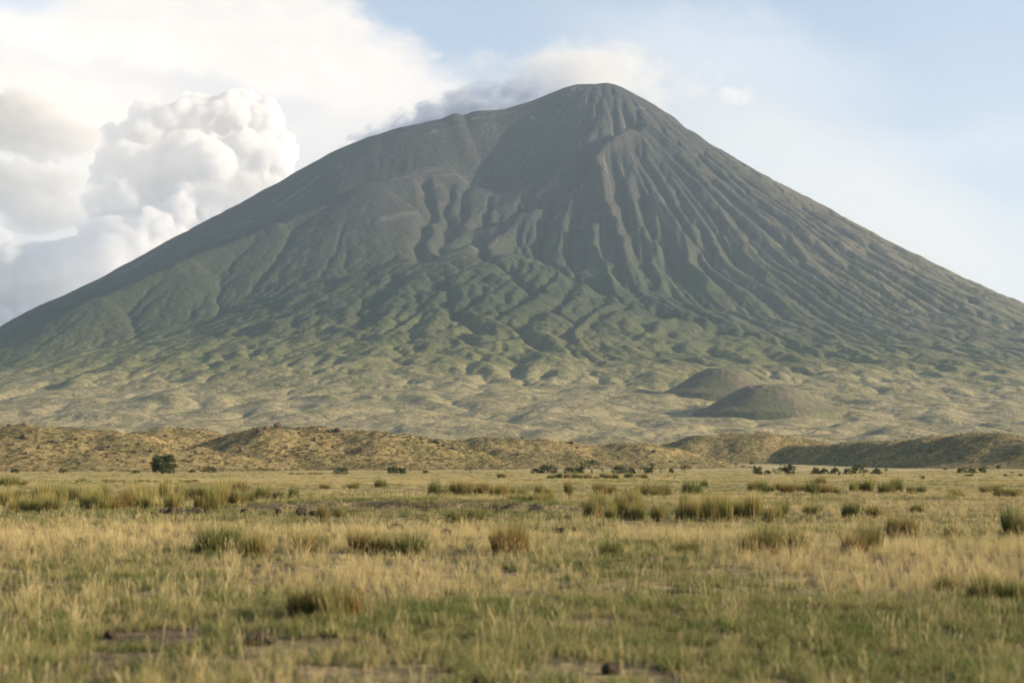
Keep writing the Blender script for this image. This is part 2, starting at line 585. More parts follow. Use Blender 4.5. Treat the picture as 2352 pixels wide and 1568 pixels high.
# volcano mesh: rows get wider apart with distance, columns spread with them
ys = [1250.0]
while ys[-1] < 8650: ys.append(ys[-1] + 2.6 + 6.4 * (ys[-1] - 1250) / 7000)
ys = np.array(ys + [8750, 8950, 9250, 9600, 10100, 10700, 11300])
sC = np.linspace(-1, 1, 760)
sO = np.array([1.15, 1.35, 1.6, 2.0, 2.6])
hw = 0.40 * np.minimum(ys, 8000.0) + 330
gxm = hw[:, None] * sC[None, :]
ext = np.clip(hw[:, None] * sO[None, :], 0, 8700)
GX = np.concatenate([-ext[:, ::-1], gxm, ext], 1)
GY = np.repeat(ys[:, None], GX.shape[1], 1)
GZ = terrain(GX, GY)
GZ = GZ + 0.5 * fbm(GX / 14, GY / 14, 81, 3)
edge = 1 - sstep(GY, 1250, 1400)
GZ = GZ - 6 * edge - 8 * sstep(GY, 10900, 11300)
VC = raw_mesh('volcano', np.stack([GX, GY, GZ], -1).reshape(-1, 3), grid_faces(*GX.shape))
volcano = tag(link('volcano', VC), 'huge grey-green conical volcano with gullied slopes and a flat top', 'volcano', kind='structure')

# the plain: one sheet to the horizon, lowered where the volcano's own surface takes over
yy = np.concatenate([np.array([-1500, -700, -250, -80, -20, -5]), np.arange(0, 40, 0.4), np.arange(40, 110, 0.7),
                     np.geomspace(111, 1500, 160), np.array([1560, 1700, 2000, 2600, 3500, 5000, 7000, 9000, 11400])])
t = np.linspace(0, 1, 150)
xh = 0.22 * np.sinh(t * 11.28) / 1.0
xh = xh / xh[-1] * 8800
xl = np.linspace(0, 45, 110)
xp = np.concatenate([xl, xh[xh > 46]])
xx = np.concatenate([-xp[:0:-1], xp])
GX, GY = np.meshgrid(xx, yy)
GZ = ground_z(GX, GY)
GZ = np.where(GY > 1480, np.minimum(GZ - 14 * sstep(GY, 1480, 1700), 30), GZ) - 0.0
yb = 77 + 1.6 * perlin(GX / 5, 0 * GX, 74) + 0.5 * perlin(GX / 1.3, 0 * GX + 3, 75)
BANK_SHADE = sstep(perlin(GX / 2.2, GY * 0, 79) + 0.5 * perlin(GX / 0.7, GY * 0, 80), -0.25, 0.25) * sstep(GX, -17, -9) * (1 - sstep(GX, 1.0, 6.0)) * sstep(GY, yb - 0.9, yb - 0.3) * (1 - sstep(GY, yb + 0.0, yb + 0.5))  # broken dark strip, painted as the shade along the foot of the bank
GROUND = raw_mesh('ground', np.stack([GX, GY, GZ], -1).reshape(-1, 3), grid_faces(*GX.shape), attrs={'lava': BANK_SHADE.ravel()})  # the lava attribute holds the mask of the painted bank shade
ground = tag(link('ground', GROUND), kind='structure')


# ------------------------------------------------------------------ country material, shared by plain and volcano
def country_colour(g):
    p = g.pos(); x, y, z = g.xyz(p)
    big = g.noise(p, 0.0018, 5.0, 0.55)
    mid = g.noise(p, 0.011, 5.0, 0.6)
    fin = g.noise(g.vec(x * 1.0, y * 1.0, z * 1.0), 0.07, 5.0, 0.65)
    straw = g.mix(fin.ss(0.35, 0.65), (0.225, 0.195, 0.107), (0.295, 0.255, 0.147))
    olive = g.mix(fin.ss(0.35, 0.65), (0.076, 0.087, 0.038), (0.130, 0.132, 0.060))
    green = g.mix(fin.ss(0.35, 0.65), (0.028, 0.038, 0.024), (0.050, 0.058, 0.034))
    brown = g.mix(fin.ss(0.3, 0.7), (0.027, 0.030, 0.030), (0.048, 0.047, 0.043))  # darkened to stand in for cloud shade over the upper mountain
    hz = z + (big - 0.5) * 260.0 + (mid - 0.5) * 160.0
    c = g.mix(mid.ss(0.42, 0.70) * 0.7, straw, olive)
    c = g.mix(hz.ss(120, 330), c, olive)
    c = g.mix(hz.ss(260, 560), c, green)
    c = g.mix(hz.ss(620, 1150), c, brown)
    # pale ash streaks down the upper cone
    ex, ey = x - SX, (y - SY) * -1.0
    n_ = g.new('ShaderNodeMath'); n_.operation = 'ARCTAN2'; g.put(ey, n_.inputs[0]); g.put(ex, n_.inputs[1])
    rr_ = (ex * ex + ey * ey).sqrt()
    stk = g.noise(g.vec(E(g.nt, n_.outputs[0]) * 26.0, rr_ * 0.0016, 0.0), 1.0, 6.0, 0.7)
    c = g.mix(stk.ss(0.54, 0.68) * z.ss(650, 1000) * 0.7, c, (0.125, 0.118, 0.104))
    stg = g.noise(g.vec(E(g.nt, n_.outputs[0]) * 15.0, rr_ * 0.0022, 7.0), 1.0, 6.0, 0.65)
    c = g.mix(stg.ss(0.48, 0.60) * z.ss(500, 900) * z.ss(1750, 1400) * 0.3, c, (0.044, 0.056, 0.030))
    rock = g.noise(p, 0.012, 7.0, 0.7)
    c = g.mix((rock.ss(0.57, 0.66)) * z.ss(1500, 1750) * 0.6, c, (0.20, 0.19, 0.17))
    # dry crests on the right-hand flank
    dry = (x + (big - 0.5) * 900).ss(500, 2000) * (mid.ss(0.36, 0.6)) * z.ss(250, 600)
    c = g.mix(dry * 0.65, c, (0.17, 0.15, 0.10))
    return c, p, fin, mid


m_volc, g = material('volcano_slopes')
c, p, fin, mid = country_colour(g)
finish(g, c, 0.95, bump=g.noise(p, 0.05, 6.0, 0.6), bump_d=9.0, spec=0.05)
VC.materials.append(m_volc)

m_gr, g = material('plain_soil')
c, p, fin, mid = country_colour(g)
px_, py_, pz_ = g.xyz(p)
n_a = g.noise(p, 0.05, 5.0, 0.6); n_b = g.noise(p, 0.9, 6.0, 0.65); n_c = g.noise(p, 6.0, 4.0, 0.7)
soil = g.mix(n_b.ss(0.35, 0.65), (0.055, 0.040, 0.027), (0.135, 0.098, 0.060))
sward = g.mix(n_b.ss(0.4, 0.62), (0.16, 0.155, 0.065), (0.36, 0.29, 0.15))
nearc = g.mix(n_c.ss(0.38, 0.6) * n_a.ss(0.35, 0.6), soil, sward)
farc = g.mix(n_a.ss(0.42, 0.62), (0.40, 0.325, 0.17), (0.22, 0.205, 0.09))
c2_ = g.mix(py_.ss(60, 260), nearc, farc)
c2_ = g.mix(py_.ss(900, 1400), c2_, c)
c2_ = g.mix(g.attr('lava'), c2_, g.mix(n_c, (0.03, 0.025, 0.02), (0.075, 0.06, 0.045)))  # shade of the bank put into the soil colour
finish(g, c2_, 0.95, bump=n_c * 0.5 + n_b, bump_d=0.12, spec=0.1)
GROUND.materials.append(m_gr)

# ------------------------------------------------------------------ cinder cones on the apron
m_cone, g = material('cinder_slopes')
p = g.pos()
nf_ = g.noise(p, 0.05, 6.0, 0.65); nm_ = g.noise(p, 0.012, 3.0)
c = g.mix(nf_.ss(0.35, 0.65), (0.105, 0.094, 0.064), (0.155, 0.134, 0.088))
c = g.mix(nm_.ss(0.45, 0.62) * 0.6, c, (0.10, 0.115, 0.055))
finish(g, c, 0.95, bump=nf_, bump_d=5.0, spec=0.05)


def cinder_cone(px, vb, vt, halfpx, seed):
    cx, cy = hit(px, vb)
    cy += halfpx / FPX * cy * 0.75
    zt = at(px, vt, cy).z
    rad = halfpx / FPX * cy * 1.25
    nr, na = 46, 120
    rr = np.linspace(0, 1, nr)[:, None]; aa = np.linspace(0, 2 * math.pi, na + 1)[None, :]
    X = cx + rr * rad * np.cos(aa); Yv = cy + rr * rad * np.sin(aa)
    gz = terrain(X, Yv)
    gb = float(np.mean(gz[-1]))
    q = np.clip(rr + 0.03 * np.cos(2 * aa + seed) * rr, 0, 1)
    shape = np.interp(q, [0, 0.07, 0.15, 0.25, 0.38, 0.56, 0.76, 0.9, 1.0], [0.96, 0.965, 1.0, 0.975, 0.84, 0.52, 0.20, 0.05, -0.05])
    Z = gz * (0.35 * q) + gb * (1 - 0.35 * q) + (zt - gb) * shape
    Z = Z + 1.6 * fbm(X / 25, Yv / 25, 300 + seed, 3) * (1 - q) - 2.6 * np.abs(perlin(aa * 5 + seed + 0.3 * rr, rr * 1.2, 310)) * sstep(q, 0.1, 0.4) * (1 - q)
    Z = np.where(q > 0.93, np.minimum(Z, gz - 2 * (q - 0.93) * 40), Z)
    me = raw_mesh('cinder_cone', np.stack([X, Yv, Z], -1).reshape(-1, 3), grid_faces(nr, na + 1), [m_cone])
    return link('cinder_cone', me)


tag(cinder_cone(1675, 908, 845, 130, 1), 'rear grey-brown cinder cone on the apron, partly hidden by its neighbour', 'cinder cone', 'cinder cones on the volcano apron', 'structure')
tag(cinder_cone(1788, 953, 884, 152, 2), 'front grey-brown cinder cone on the apron, nearer the plain', 'cinder cone', 'cinder cones on the volcano apron', 'structure')

# ------------------------------------------------------------------ lava hills at the edge of the plain
HILLS = []


def hill_def(pts, k=3.4, bump=1.0, yfix=None):
    P = [P3(px, py, Y) for px, py, Y in pts]
    P = [(x, y, max(z - float(base_height(x, y)), 0.3)) for x, y, z in P]
    HILLS.append((P, k, bump, len(HILLS)))


def hill_height(h, x, y):
    P, k, bump, seed = h
    best = np.full(np.shape(x), -1.0); 
    for (ax, ay, az), (bx_, by_, bz_) in zip(P[:-1], P[1:]):
        L2 = (bx_ - ax) ** 2 + (by_ - ay) ** 2
        t = np.clip(((x - ax) * (bx_ - ax) + (y - ay) * (by_ - ay)) / L2, 0, 1)
        dd = np.hypot(x - ax - t * (bx_ - ax), y - ay - t * (by_ - ay))
        hh = az + t * (bz_ - az)
        w = k * hh + 14
        s = np.clip(dd / w, 0, 1)
        best = np.maximum(best, hh * (0.5 + 0.5 * np.cos(math.pi * s)) * (1 - 0.12 * s))
    m = sstep(best, 0.2, 5.0)
    z = best + m * bump * (2.1 * fbm(x / 30, y / 30, 500 + seed * 7, 4) * sstep(best, 1.5, 9) + 0.35 * fbm(x / 5, y / 5, 505 + seed * 7, 3))
    return z


def with_y(pts, Y): return [(a, b, Y) for a, b in pts]


hill_def(with_y([(-420, 1000), (-300, 984), (-150, 962), (0, 974), (50, 978), (100, 980), (170, 985), (230, 992), (290, 1001), (340, 1013),
                 (420, 1024), (520, 1040), (600, 1057), (660, 1073)], 770))
hill_def(with_y([(230, 1012), (290, 995), (340, 988), (400, 985), (430, 987), (470, 997), (510, 1004), (560, 1018), (640, 1045), (700, 1068)], 890))
hill_def(with_y([(535, 1024), (560, 1003), (590, 988), (640, 979), (700, 984), (780, 991), (860, 989), (920, 995), (990, 1010),
                 (1035, 1027), (1060, 1042), (1090, 1060), (1130, 1076)], 850), 3.0)
hill_def(with_y([(1030, 1040), (1050, 1023), (1075, 1011), (1130, 1009), (1200, 1006), (1290, 1012), (1370, 1018), (1450, 1019), (1520, 1027),
                 (1570, 1040), (1640, 1058), (1700, 1072)], 900), 3.6)
hill_def(with_y([(1480, 1040), (1540, 1021), (1620, 1001), (1700, 993), (1760, 993), (1830, 1004), (1900, 1016), (1980, 1030)], 1180), 3.4, 0.8)
hill_def([(1660, 1056, 1240), (1700, 1047, 1215), (1760, 1036, 1180), (1830, 1022, 1145), (1950, 1018, 1095), (2050, 1010, 1045), (2150, 1003, 995),
          (2230, 997, 950), (2290, 995, 915), (2330, 1003, 890), (2380, 1014, 872), (2440, 1036, 850), (2500, 1060, 835)], 3.0, 0.75)


def surface(x, y, level=False):
    x = np.asarray(x, float); y = np.asarray(y, float)
    h = np.full(np.shape(x), -1.0)
    for hd in HILLS: h = np.maximum(h, hill_height(hd, x, y))
    return (base_height(x, y) if level else ground_z(x, y)) + np.maximum(h, 0)


_MY = np.concatenate([np.geomspace(9, 300, 900), np.arange(300, 1400, 0.8)])


def land(px, py):
    """where the sight line through a photograph point first meets the plain or a hill"""
    p = at(px, py, 1.0)
    z = CAMH + (p.z - CAMH) * _MY
    s = surface(p.x * _MY, _MY, True)
    k = np.nonzero(s >= z)[0]
    i = k[0] if len(k) else len(_MY) - 1
    Y = _MY[i]
    return Vector((p.x * Y, Y, float(surface(p.x * Y, Y))))


m_hill, g = material('hill_slopes')
p = g.pos()
na_ = g.noise(p, 0.035, 5.0, 0.6); nb_ = g.noise(p, 0.35, 6.0, 0.65)
c = g.mix(nb_.ss(0.38, 0.62), (0.160, 0.124, 0.058), (0.30, 0.237, 0.112))
c = g.mix(na_.ss(0.44, 0.58) * 0.75, c, g.mix(nb_.ss(0.4, 0.6), (0.075, 0.075, 0.034), (0.17, 0.155, 0.075)))
finish(g, c, 0.95, bump=nb_, bump_d=1.2, spec=0.05)
HL = ['rocky brown lava hill at the far left with boulders on its crest',
      'rounded brown hump rising behind the leftmost rocky hill',
      'dark olive lava hill with a boulder on its peak, above the two small shrubs',
      'long low straw-coloured hill behind the row of dark thorn trees',
      'pale grassy hill set back behind the gap between low hill and dark ridge',
      'long shaded dark olive ridge with a sunlit end, behind the right-hand shrubs']
for h, lab in zip(HILLS, HL):
    P, k = h[0], h[1]
    mh = max(q[2] for q in P); pad = k * mh + 20
    xa, xb = min(q[0] for q in P) - pad, max(q[0] for q in P) + pad
    ya, yb = min(q[1] for q in P) - pad, max(q[1] for q in P) + pad
    stp = 1.25 if h[3] < 4 else 1.8
    X, Yv = np.meshgrid(np.arange(xa, xb, stp), np.arange(ya, yb, stp))
    hh = hill_height(h, X, Yv)
    hh = hh + 0.12 * fbm(X / 1.7, Yv / 1.7, 530, 2)
    Z = ground_z(X, Yv) + np.where(hh > 0.5, hh - 0.1, hh - 1.2 * (1 - sstep(hh, -0.2, 0.5)) - 0.1)
    keep = (hh > -0.6).ravel()
    Fc = grid_faces(*X.shape); Fc = Fc[(hh.ravel()[Fc] > 0.02).any(1)]
    used = np.unique(Fc); mp = np.zeros(X.size, np.int64); mp[used] = np.arange(len(used))
    me = raw_mesh('hill', np.stack([X, Yv, Z], -1).reshape(-1, 3)[used], mp[Fc], [m_hill])
    tag(link('hill', me), lab, 'hill', 'lava hills along the plain', 'structure')


# ------------------------------------------------------------------ boulders
m_rock, g = material('lava_rock')
p = g.coord('Object')
r1 = g.noise(p, 2.4, 6.0, 0.65); r2 = g.noise(p, 9.0, 4.0, 0.6)
c = g.mix(r1.ss(0.35, 0.65), (0.055, 0.042, 0.034), (0.15, 0.115, 0.088))
c = g.mix(r2.ss(0.6, 0.72) * 0.5, c, (0.24, 0.21, 0.17))
finish(g, c, 0.92, bump=r1 + r2 * 0.4, bump_d=0.25, spec=0.15)


def ico(n=3):
    import bmesh
    bm = bmesh.new(); bmesh.ops.create_icosphere(bm, subdivisions=n, radius=1.0)
    V = np.array([v.co[:] for v in bm.verts]); F = np.array([[v.index for v in f.verts] for f in bm.faces])
    bm.free(); return V, F


IV, IF = ico(3)
ROCKS = []
for i in range(7):
    q = IV.copy()
    rg = np.random.default_rng(40 + i)
    for _ in range(9):                       # chip flat faces off a ball
        n = rg.normal(size=3); n /= np.linalg.norm(n); dcut = rg.uniform(0.55, 0.85)
        s_ = q @ n; q = q - np.maximum(s_ - dcut, 0)[:, None] * n * 0.85
    w = 1 + 0.16 * perlin(q[:, 0] * 1.7 + i * 9, q[:, 1] * 1.7 + q[:, 2] * 1.3, 600 + i) + 0.07 * perlin(q[:, 0] * 4, q[:, 2] * 4 + q[:, 1], 620 + i)
    q = q * w[:, None] * np.array([1.0, 0.8, 0.75])
    ROCKS.append(raw_mesh('boulder', q, IF, [m_rock], smooth=False))


CLEAR = []


def boulder(px, py, wpx, label, group=None, sink=0.35):
    pt = land(px, py)
    s = wpx / FPX * pt.y * 0.5
    if py > 1100: CLEAR.append((pt.x, pt.y, s))
    o = link('boulder', ROCKS[rnd.randrange(7)])
    o.location = (pt.x, pt.y + 0.3 * s, pt.z + s * (0.85 - sink) * (0.8 if py > 1100 else 0.6))
    o.rotation_euler = (rnd.uniform(-.25, .25), rnd.uniform(-.25, .25), rnd.uniform(0, 6.28))
    o.scale = (s, s * rnd.uniform(.8, 1.1), s * rnd.uniform(.75, 1.05))
    tag(o, label, 'boulder', group)
    return o


GA, GB, GC = 'boulders on the leftmost rocky hill', 'boulders on the dark olive hill', 'boulders on the low straw hill'
boulder(21, 979, 13, 'left one of the two boulders on the crest of the leftmost hill', GA)
boulder(53, 977, 15, 'right one of the two boulders on the crest of the leftmost hill', GA)
boulder(56, 1008, 21, 'large red-brown boulder high on the face of the leftmost hill', GA)
boulder(125, 1018, 20, 'broad brown boulder below the crest of the leftmost hill, widest of the slope', GA)
boulder(639, 981, 22, 'dark boulder on the very peak of the dark olive hill', GB)
boulder(612, 986, 13, 'dark crest boulder just left of the peak boulder on the olive hill', GB)
boulder(593, 991, 17, 'dark boulder on the upper left shoulder of the olive hill', GB)
boulder(775, 993, 21, 'flat dark outcrop on the crest right of the olive hill peak', GB)
boulder(1003, 1018, 22, 'long dark outcrop on the right descending crest of the olive hill', GB)
boulder(1043, 1033, 17, 'red-brown boulder in the dip between olive hill and low straw hill', GB)
boulder(968, 1008, 13, 'boulder highest on the right descending crest of the olive hill', GB)
boulder(381, 1002, 13, 'dark boulder near the top of the rounded hump behind the leftmost hill')
boulder(554, 1037, 17, 'red-brown boulder on the straw tail of the leftmost hill', GA)
boulder(1313, 1019, 15, 'pointed dark boulder on the crest of the low straw hill', GC)
boulder(1502, 1039, 13, 'squat dark boulder on the right part of the low straw hill', GC)
boulder(1190, 1045, 13, 'dark boulder at the left end of the low straw hill face', GC)
NUM = ['first', 'second', 'third', 'fourth', 'fifth', 'sixth', 'seventh', 'eighth', 'ninth', 'tenth', 'eleventh', 'twelfth', 'thirteenth', 'fourteenth',
       'fifteenth', 'sixteenth', 'seventeenth', 'eighteenth', 'nineteenth']
TEN = {2: 'twenty', 3: 'thirty', 4: 'forty'}


def nth(i):
    if i < 19: return NUM[i]
    t, u = divmod(i + 1, 10)
    return TEN[t][:-1] + 'ieth' if u == 0 else TEN[t] + '-' + NUM[u - 1]


def in_order(lst, lead, tail):
    order = sorted(range(len(lst)), key=lambda i: lst[i][0])
    return {i: '%s, %s from the left %s' % (lead, nth(k), tail) for k, i in enumerate(order)}


LL = [(74, 993, 10), (236, 1034, 13), (252, 1028, 15), (347, 1038, 15), (375, 1026, 11), (60, 1042, 10), (299, 1050, 9), (309, 1040, 9),
                (207, 1044, 9), (245, 1049, 10), (162, 1056, 9), (434, 1036, 12), (450, 1040, 10), (465, 1042, 9), (525, 1026, 9),
                (175, 1010, 10), (210, 1011, 9), (202, 1018, 11), (319, 1020, 9), (291, 1025, 9), (120, 1051, 9), (30, 1022, 10), (90, 1030, 12),
                (140, 1036, 9), (18, 1050, 10), (270, 1058, 8), (185, 1066, 9), (330, 1062, 8), (395, 1052, 9), (480, 1054, 9), (505, 1062, 8), (572, 1050, 9)]
lab = in_order(LL, 'small brown boulder', 'among those scattered over the leftmost hill')
for i, (a, b, w) in enumerate(LL): boulder(a, b, w, lab[i], GA)
LL = [(687, 983, 8), (729, 988, 8), (753, 991, 10), (1019, 1026, 13), (1073, 1034, 9), (829, 1033, 15), (723, 1012, 18), (688, 995, 8), (765, 1027, 10),
                (658, 1049, 10), (620, 1061, 9), (663, 1066, 8), (635, 1043, 9), (900, 1068, 8), (1008, 1031, 8), (885, 1001, 8), (850, 1060, 8), (785, 1050, 8)]
lab = in_order(LL, 'small brown boulder', 'among those scattered over the dark olive hill')
for i, (a, b, w) in enumerate(LL): boulder(a, b, w, lab[i], GB)
LL = [(1486, 1050, 7), (1326, 1030, 9), (1200, 1007, 8), (1220, 1008, 7), (1118, 1012, 8), (1497, 1068, 11), (1420, 1050, 7), (1540, 1060, 7), (1265, 1052, 7), (1570, 1063, 6)]
lab = in_order(LL, 'small dark boulder', 'among those scattered over the low straw hill')
for i, (a, b, w) in enumerate(LL): boulder(a, b, w, lab[i], GC)
GP = 'rocks lying on the plain'
boulder(912, 1218, 36, 'widest low brown rock in the dry grass behind the green tussock pair', GP)
boulder(952, 1214, 15, 'small rock touching the right side of the widest low brown rock', GP)
boulder(1025, 1231, 26, 'dark rough rock standing alone left of the orange tussock', GP)
boulder(755, 1230, 15, 'small rock behind the left olive tussocks, left of the widest brown rock', GP)
boulder(182, 1256, 22, 'greyish rock in dry grass on the left, larger of a pair', GP)
boulder(217, 1252, 15, 'greyish rock in dry grass on the left, smaller of a pair', GP)
boulder(1170, 1316, 15, 'small dark rock alone on the short grass below the orange tussock', GP)
boulder(1271, 1223, 28, 'pale-sided rock at the left of the rock cluster right of the orange tussock', GP)
boulder(1290, 1222, 30, 'dark rock in the middle of the cluster right of the orange tussock', GP)
boulder(1321, 1218, 19, 'rightmost rock of the cluster right of the orange tussock', GP)
boulder(1236, 1217, 18, 'low rock between the orange tussock and the rock cluster', GP)
boulder(1331, 1189, 14, 'small grey rock in front of the tall yellow-green grass belt', GP)
boulder(1406, 1542, 52, 'dark rock low in the grass at the bottom edge of the view', GP, 0.5)
boulder(252, 1462, 44, 'dark flat rock half buried at the lower left, in brown grass', GP, 0.55)
boulder(595, 1478, 74, 'large dark lump of rock in the grass below the near brown tussock', GP, 0.5)
LL = [(375, 1184, 13), (392, 1185, 16), (410, 1184, 18), (432, 1186, 14), (452, 1185, 18), (474, 1184, 12), (640, 1184, 14), (692, 1187, 20), (720, 1186, 14), (745, 1186, 12), (560, 1183, 12), (610, 1185, 10)]
lab = in_order(LL, 'dark stone', 'in the low eroded bank across the plain')
for i, (a, b, w) in enumerate(LL): boulder(a, b + 3, w * 1.7, lab[i], 'stones in the eroded bank')
LL = [(1928, 1091, 10), (1984, 1092, 7), (2114, 1095, 8), (1955, 1091, 6), (1550, 1098, 7), (2036, 1094, 6), (1700, 1092, 5), (2250, 1100, 6)]
lab = in_order(LL, 'small dark stone', 'on the bare strip before the right-hand shrubs')
for i, (a, b, w) in enumerate(LL): boulder(a, b, w, lab[i], 'stones before the shrubs')

# ------------------------------------------------------------------ leaves, trees and shrubs
m_leaf, g = material('dark_leaves')
tn = g.attr('tone'); orr = g.objrand()
c = g.mix(tn, (0.026, 0.042, 0.013), (0.070, 0.092, 0.026))
c = g.mix(orr * 0.35, c, (0.085, 0.085, 0.035))
finish(g, c, 0.6, spec=0.25, translucent=0.25)
m_dry, g = material('reddish_twigs')
tn = g.attr('tone'); finish(g, g.mix(tn, (0.09, 0.06, 0.04), (0.16, 0.11, 0.07)), 0.8, translucent=0.15)
m_bark, g = material('grey_bark')
n_ = g.noise(g.coord('Object'), 14.0, 5.0, 0.6)
finish(g, g.mix(n_, (0.05, 0.04, 0.03), (0.15, 0.125, 0.10)), 0.9, bump=n_, bump_d=0.05)


def leaf_cloud(rg, centres, per, size, squash=0.8):
    """leaf-sized quads round clump centres: (x, y, z, radius)"""
    P, Nn, T = [], [], []
    for cx, cy, cz, cr in centres:
        n = max(8, int(per * cr * cr))
        u = rg.normal(size=(n, 3)); u /= np.linalg.norm(u, axis=1)[:, None]
        rad = cr * rg.uniform(0.35, 1.0, n) ** 0.5 * (1 + 0.18 * rg.normal(size=n))
        P.append(np.array([cx, cy, cz]) + u * rad[:, None] * np.array([1, 1, squash]))
        Nn.append(u + 0.8 * rg.normal(size=(n, 3)))
        T.append(np.clip(rg.uniform(0, 1) * 0.5 + rg.uniform(0, 0.5, n), 0, 1))
    P = np.concatenate(P); Nn = np.concatenate(Nn); T = np.concatenate(T)
    k = P[:, 2] > 0.02; P, Nn, T = P[k], Nn[k], T[k]
    Nn /= np.linalg.norm(Nn, axis=1)[:, None]
    a = np.cross(Nn, rg.normal(size=Nn.shape)); a /= np.linalg.norm(a, axis=1)[:, None]
    b = np.cross(Nn, a)
    s = (size * rg.uniform(0.6, 1.4, len(P)))[:, None]
    V = np.stack([P - a * s * .55, P + b * s * .5, P + a * s, P - b * s * .5], 1).reshape(-1, 3)
    F = np.arange(len(V)).reshape(-1, 4)
    return V, F, np.repeat(T, 4)


def tube(pts, sides=6):
    V, F = [], []
    for i, (p, r) in enumerate(pts):
        for k in range(sides):
            a = 2 * math.pi * k / sides
            V.append((p[0] + r * math.cos(a), p[1] + r * math.sin(a), p[2]))
        if i:
            o = (i - 1) * sides
            for k in range(sides):
                k2 = (k + 1) % sides
                F.append((o + k, o + k2, o + sides + k2, o + sides + k))
    return np.array(V, float), np.array(F)


def join(parts):
    V, F, n = [], [], 0
    for v, f in parts: V.append(v); F.append(f + n); n += len(v)
    return np.concatenate(V), np.concatenate(F)


def make_tree(kind, seed):
    rg = np.random.default_rng(seed)
    cs = []
    if kind == 'round':            # dense dome reaching the ground, height 1, width about 1.35
        for i in range(60):
            a = rg.uniform(0, 6.28); zz = rg.uniform(0.08, 0.80)
            rr = 0.50 * math.sqrt(max(0.05, 1 - ((zz - 0.42) / 0.56) ** 2)) * (rg.uniform(0.25, 1.0) ** 0.6)
            cs.append((rr * math.cos(a) * 1.05, rr * math.sin(a), zz, rg.uniform(0.10, 0.19)))
        per, sz = 7500, 0.030
    elif kind == 'shrub':
        for i in range(34):
            a = rg.uniform(0, 6.28); zz = rg.uniform(0.02, 0.78)
            rr = 0.85 * math.sqrt(max(0.05, 1 - (zz / 0.95) ** 2)) * rg.uniform(0.2, 1.0) ** 0.6
            cs.append((rr * math.cos(a), rr * math.sin(a), zz * rg.uniform(.8, 1.05), rg.uniform(0.14, 0.27)))
        per, sz = 1300, 0.055
    elif kind == 'acacia':         # flat spreading top on a forked trunk
        for i in range(30):
            a = rg.uniform(0, 6.28); rr = rg.uniform(0, 1.0) ** 0.6 * 0.95
            cs.append((rr * math.cos(a), rr * math.sin(a), 0.80 - 0.22 * rr + rg.uniform(-.06, .1), rg.uniform(0.12, 0.22)))
        for i in range(8):
            a = rg.uniform(0, 6.28); cs.append((0.6 * math.cos(a), 0.6 * math.sin(a), rg.uniform(0.35, 0.5), 0.13))
        per, sz = 800, 0.055
    else:                          # sparse, see-through
        for i in range(15):
            a = rg.uniform(0, 6.28); rr = rg.uniform(0.1, 0.9)
            cs.append((rr * math.cos(a) * .8, rr * math.sin(a) * .8, rg.uniform(0.35, 0.85), rg.uniform(0.10, 0.2)))
        per, sz = 420, 0.06
    V, F, T = leaf_cloud(rg, cs, per, sz)
    crown = raw_mesh('crown', V, F, [m_dry if kind == 'dry' else m_leaf], smooth=False, attrs={'tone': T})
    parts = []
    nst = {'round': 3, 'acacia': 3}.get(kind, 5)
    for i in range(nst):
        a = rg.uniform(0, 6.28); L = rg.uniform(0.25, 0.6)
        r0 = 0.045 if kind in ('round', 'acacia') else 0.03
        parts.append(tube([((0.02 * math.cos(a), 0.02 * math.sin(a), -0.05), r0), ((0.12 * L * math.cos(a), 0.12 * L * math.sin(a), 0.25), r0 * .75),
                           ((0.6 * L * math.cos(a), 0.6 * L * math.sin(a), 0.5), r0 * .5), ((L * math.cos(a), L * math.sin(a), 0.72), r0 * .2)]))
    V, F = join(parts)
    trunk = raw_mesh('trunk', V, F, [m_bark])
    return crown, trunk


TREES = {'round': [make_tree('round', 1)], 'shrub': [make_tree('shrub', s) for s in (11, 12, 13, 14)],
         'acacia': [make_tree('acacia', 21)], 'sparse': [make_tree('sparse', 31), make_tree('sparse', 32)], 'dry': [make_tree('dry', 41)]}


def tree(px, pb, hpx, wpx, kind, label, group, name=None):
    pt = land(px, pb)
    cr, tr = TREES[kind][rnd.randrange(len(TREES[kind]))]
    nm = name or ('thorn_tree' if kind in ('round', 'acacia') else 'shrub')
    o = bpy.data.objects.new(nm, None); col.objects.link(o)
    o.location = pt
    H = (1.04 if kind == 'round' else 1.22) * hpx / FPX * pt.y; W = (1.0 if kind == 'round' else 1.12) * wpx / FPX * pt.y
    u = {'round': 1.12}.get(kind, 1.75)
    o.scale = (W / u, W / u, H / 0.92); o.rotation_euler = (0, 0, rnd.uniform(0, 6.28))
    tag(o, label, 'tree' if nm.endswith('tree') else 'shrub', group)
    link('crown', cr, o); link('trunk', tr, o)
    return o


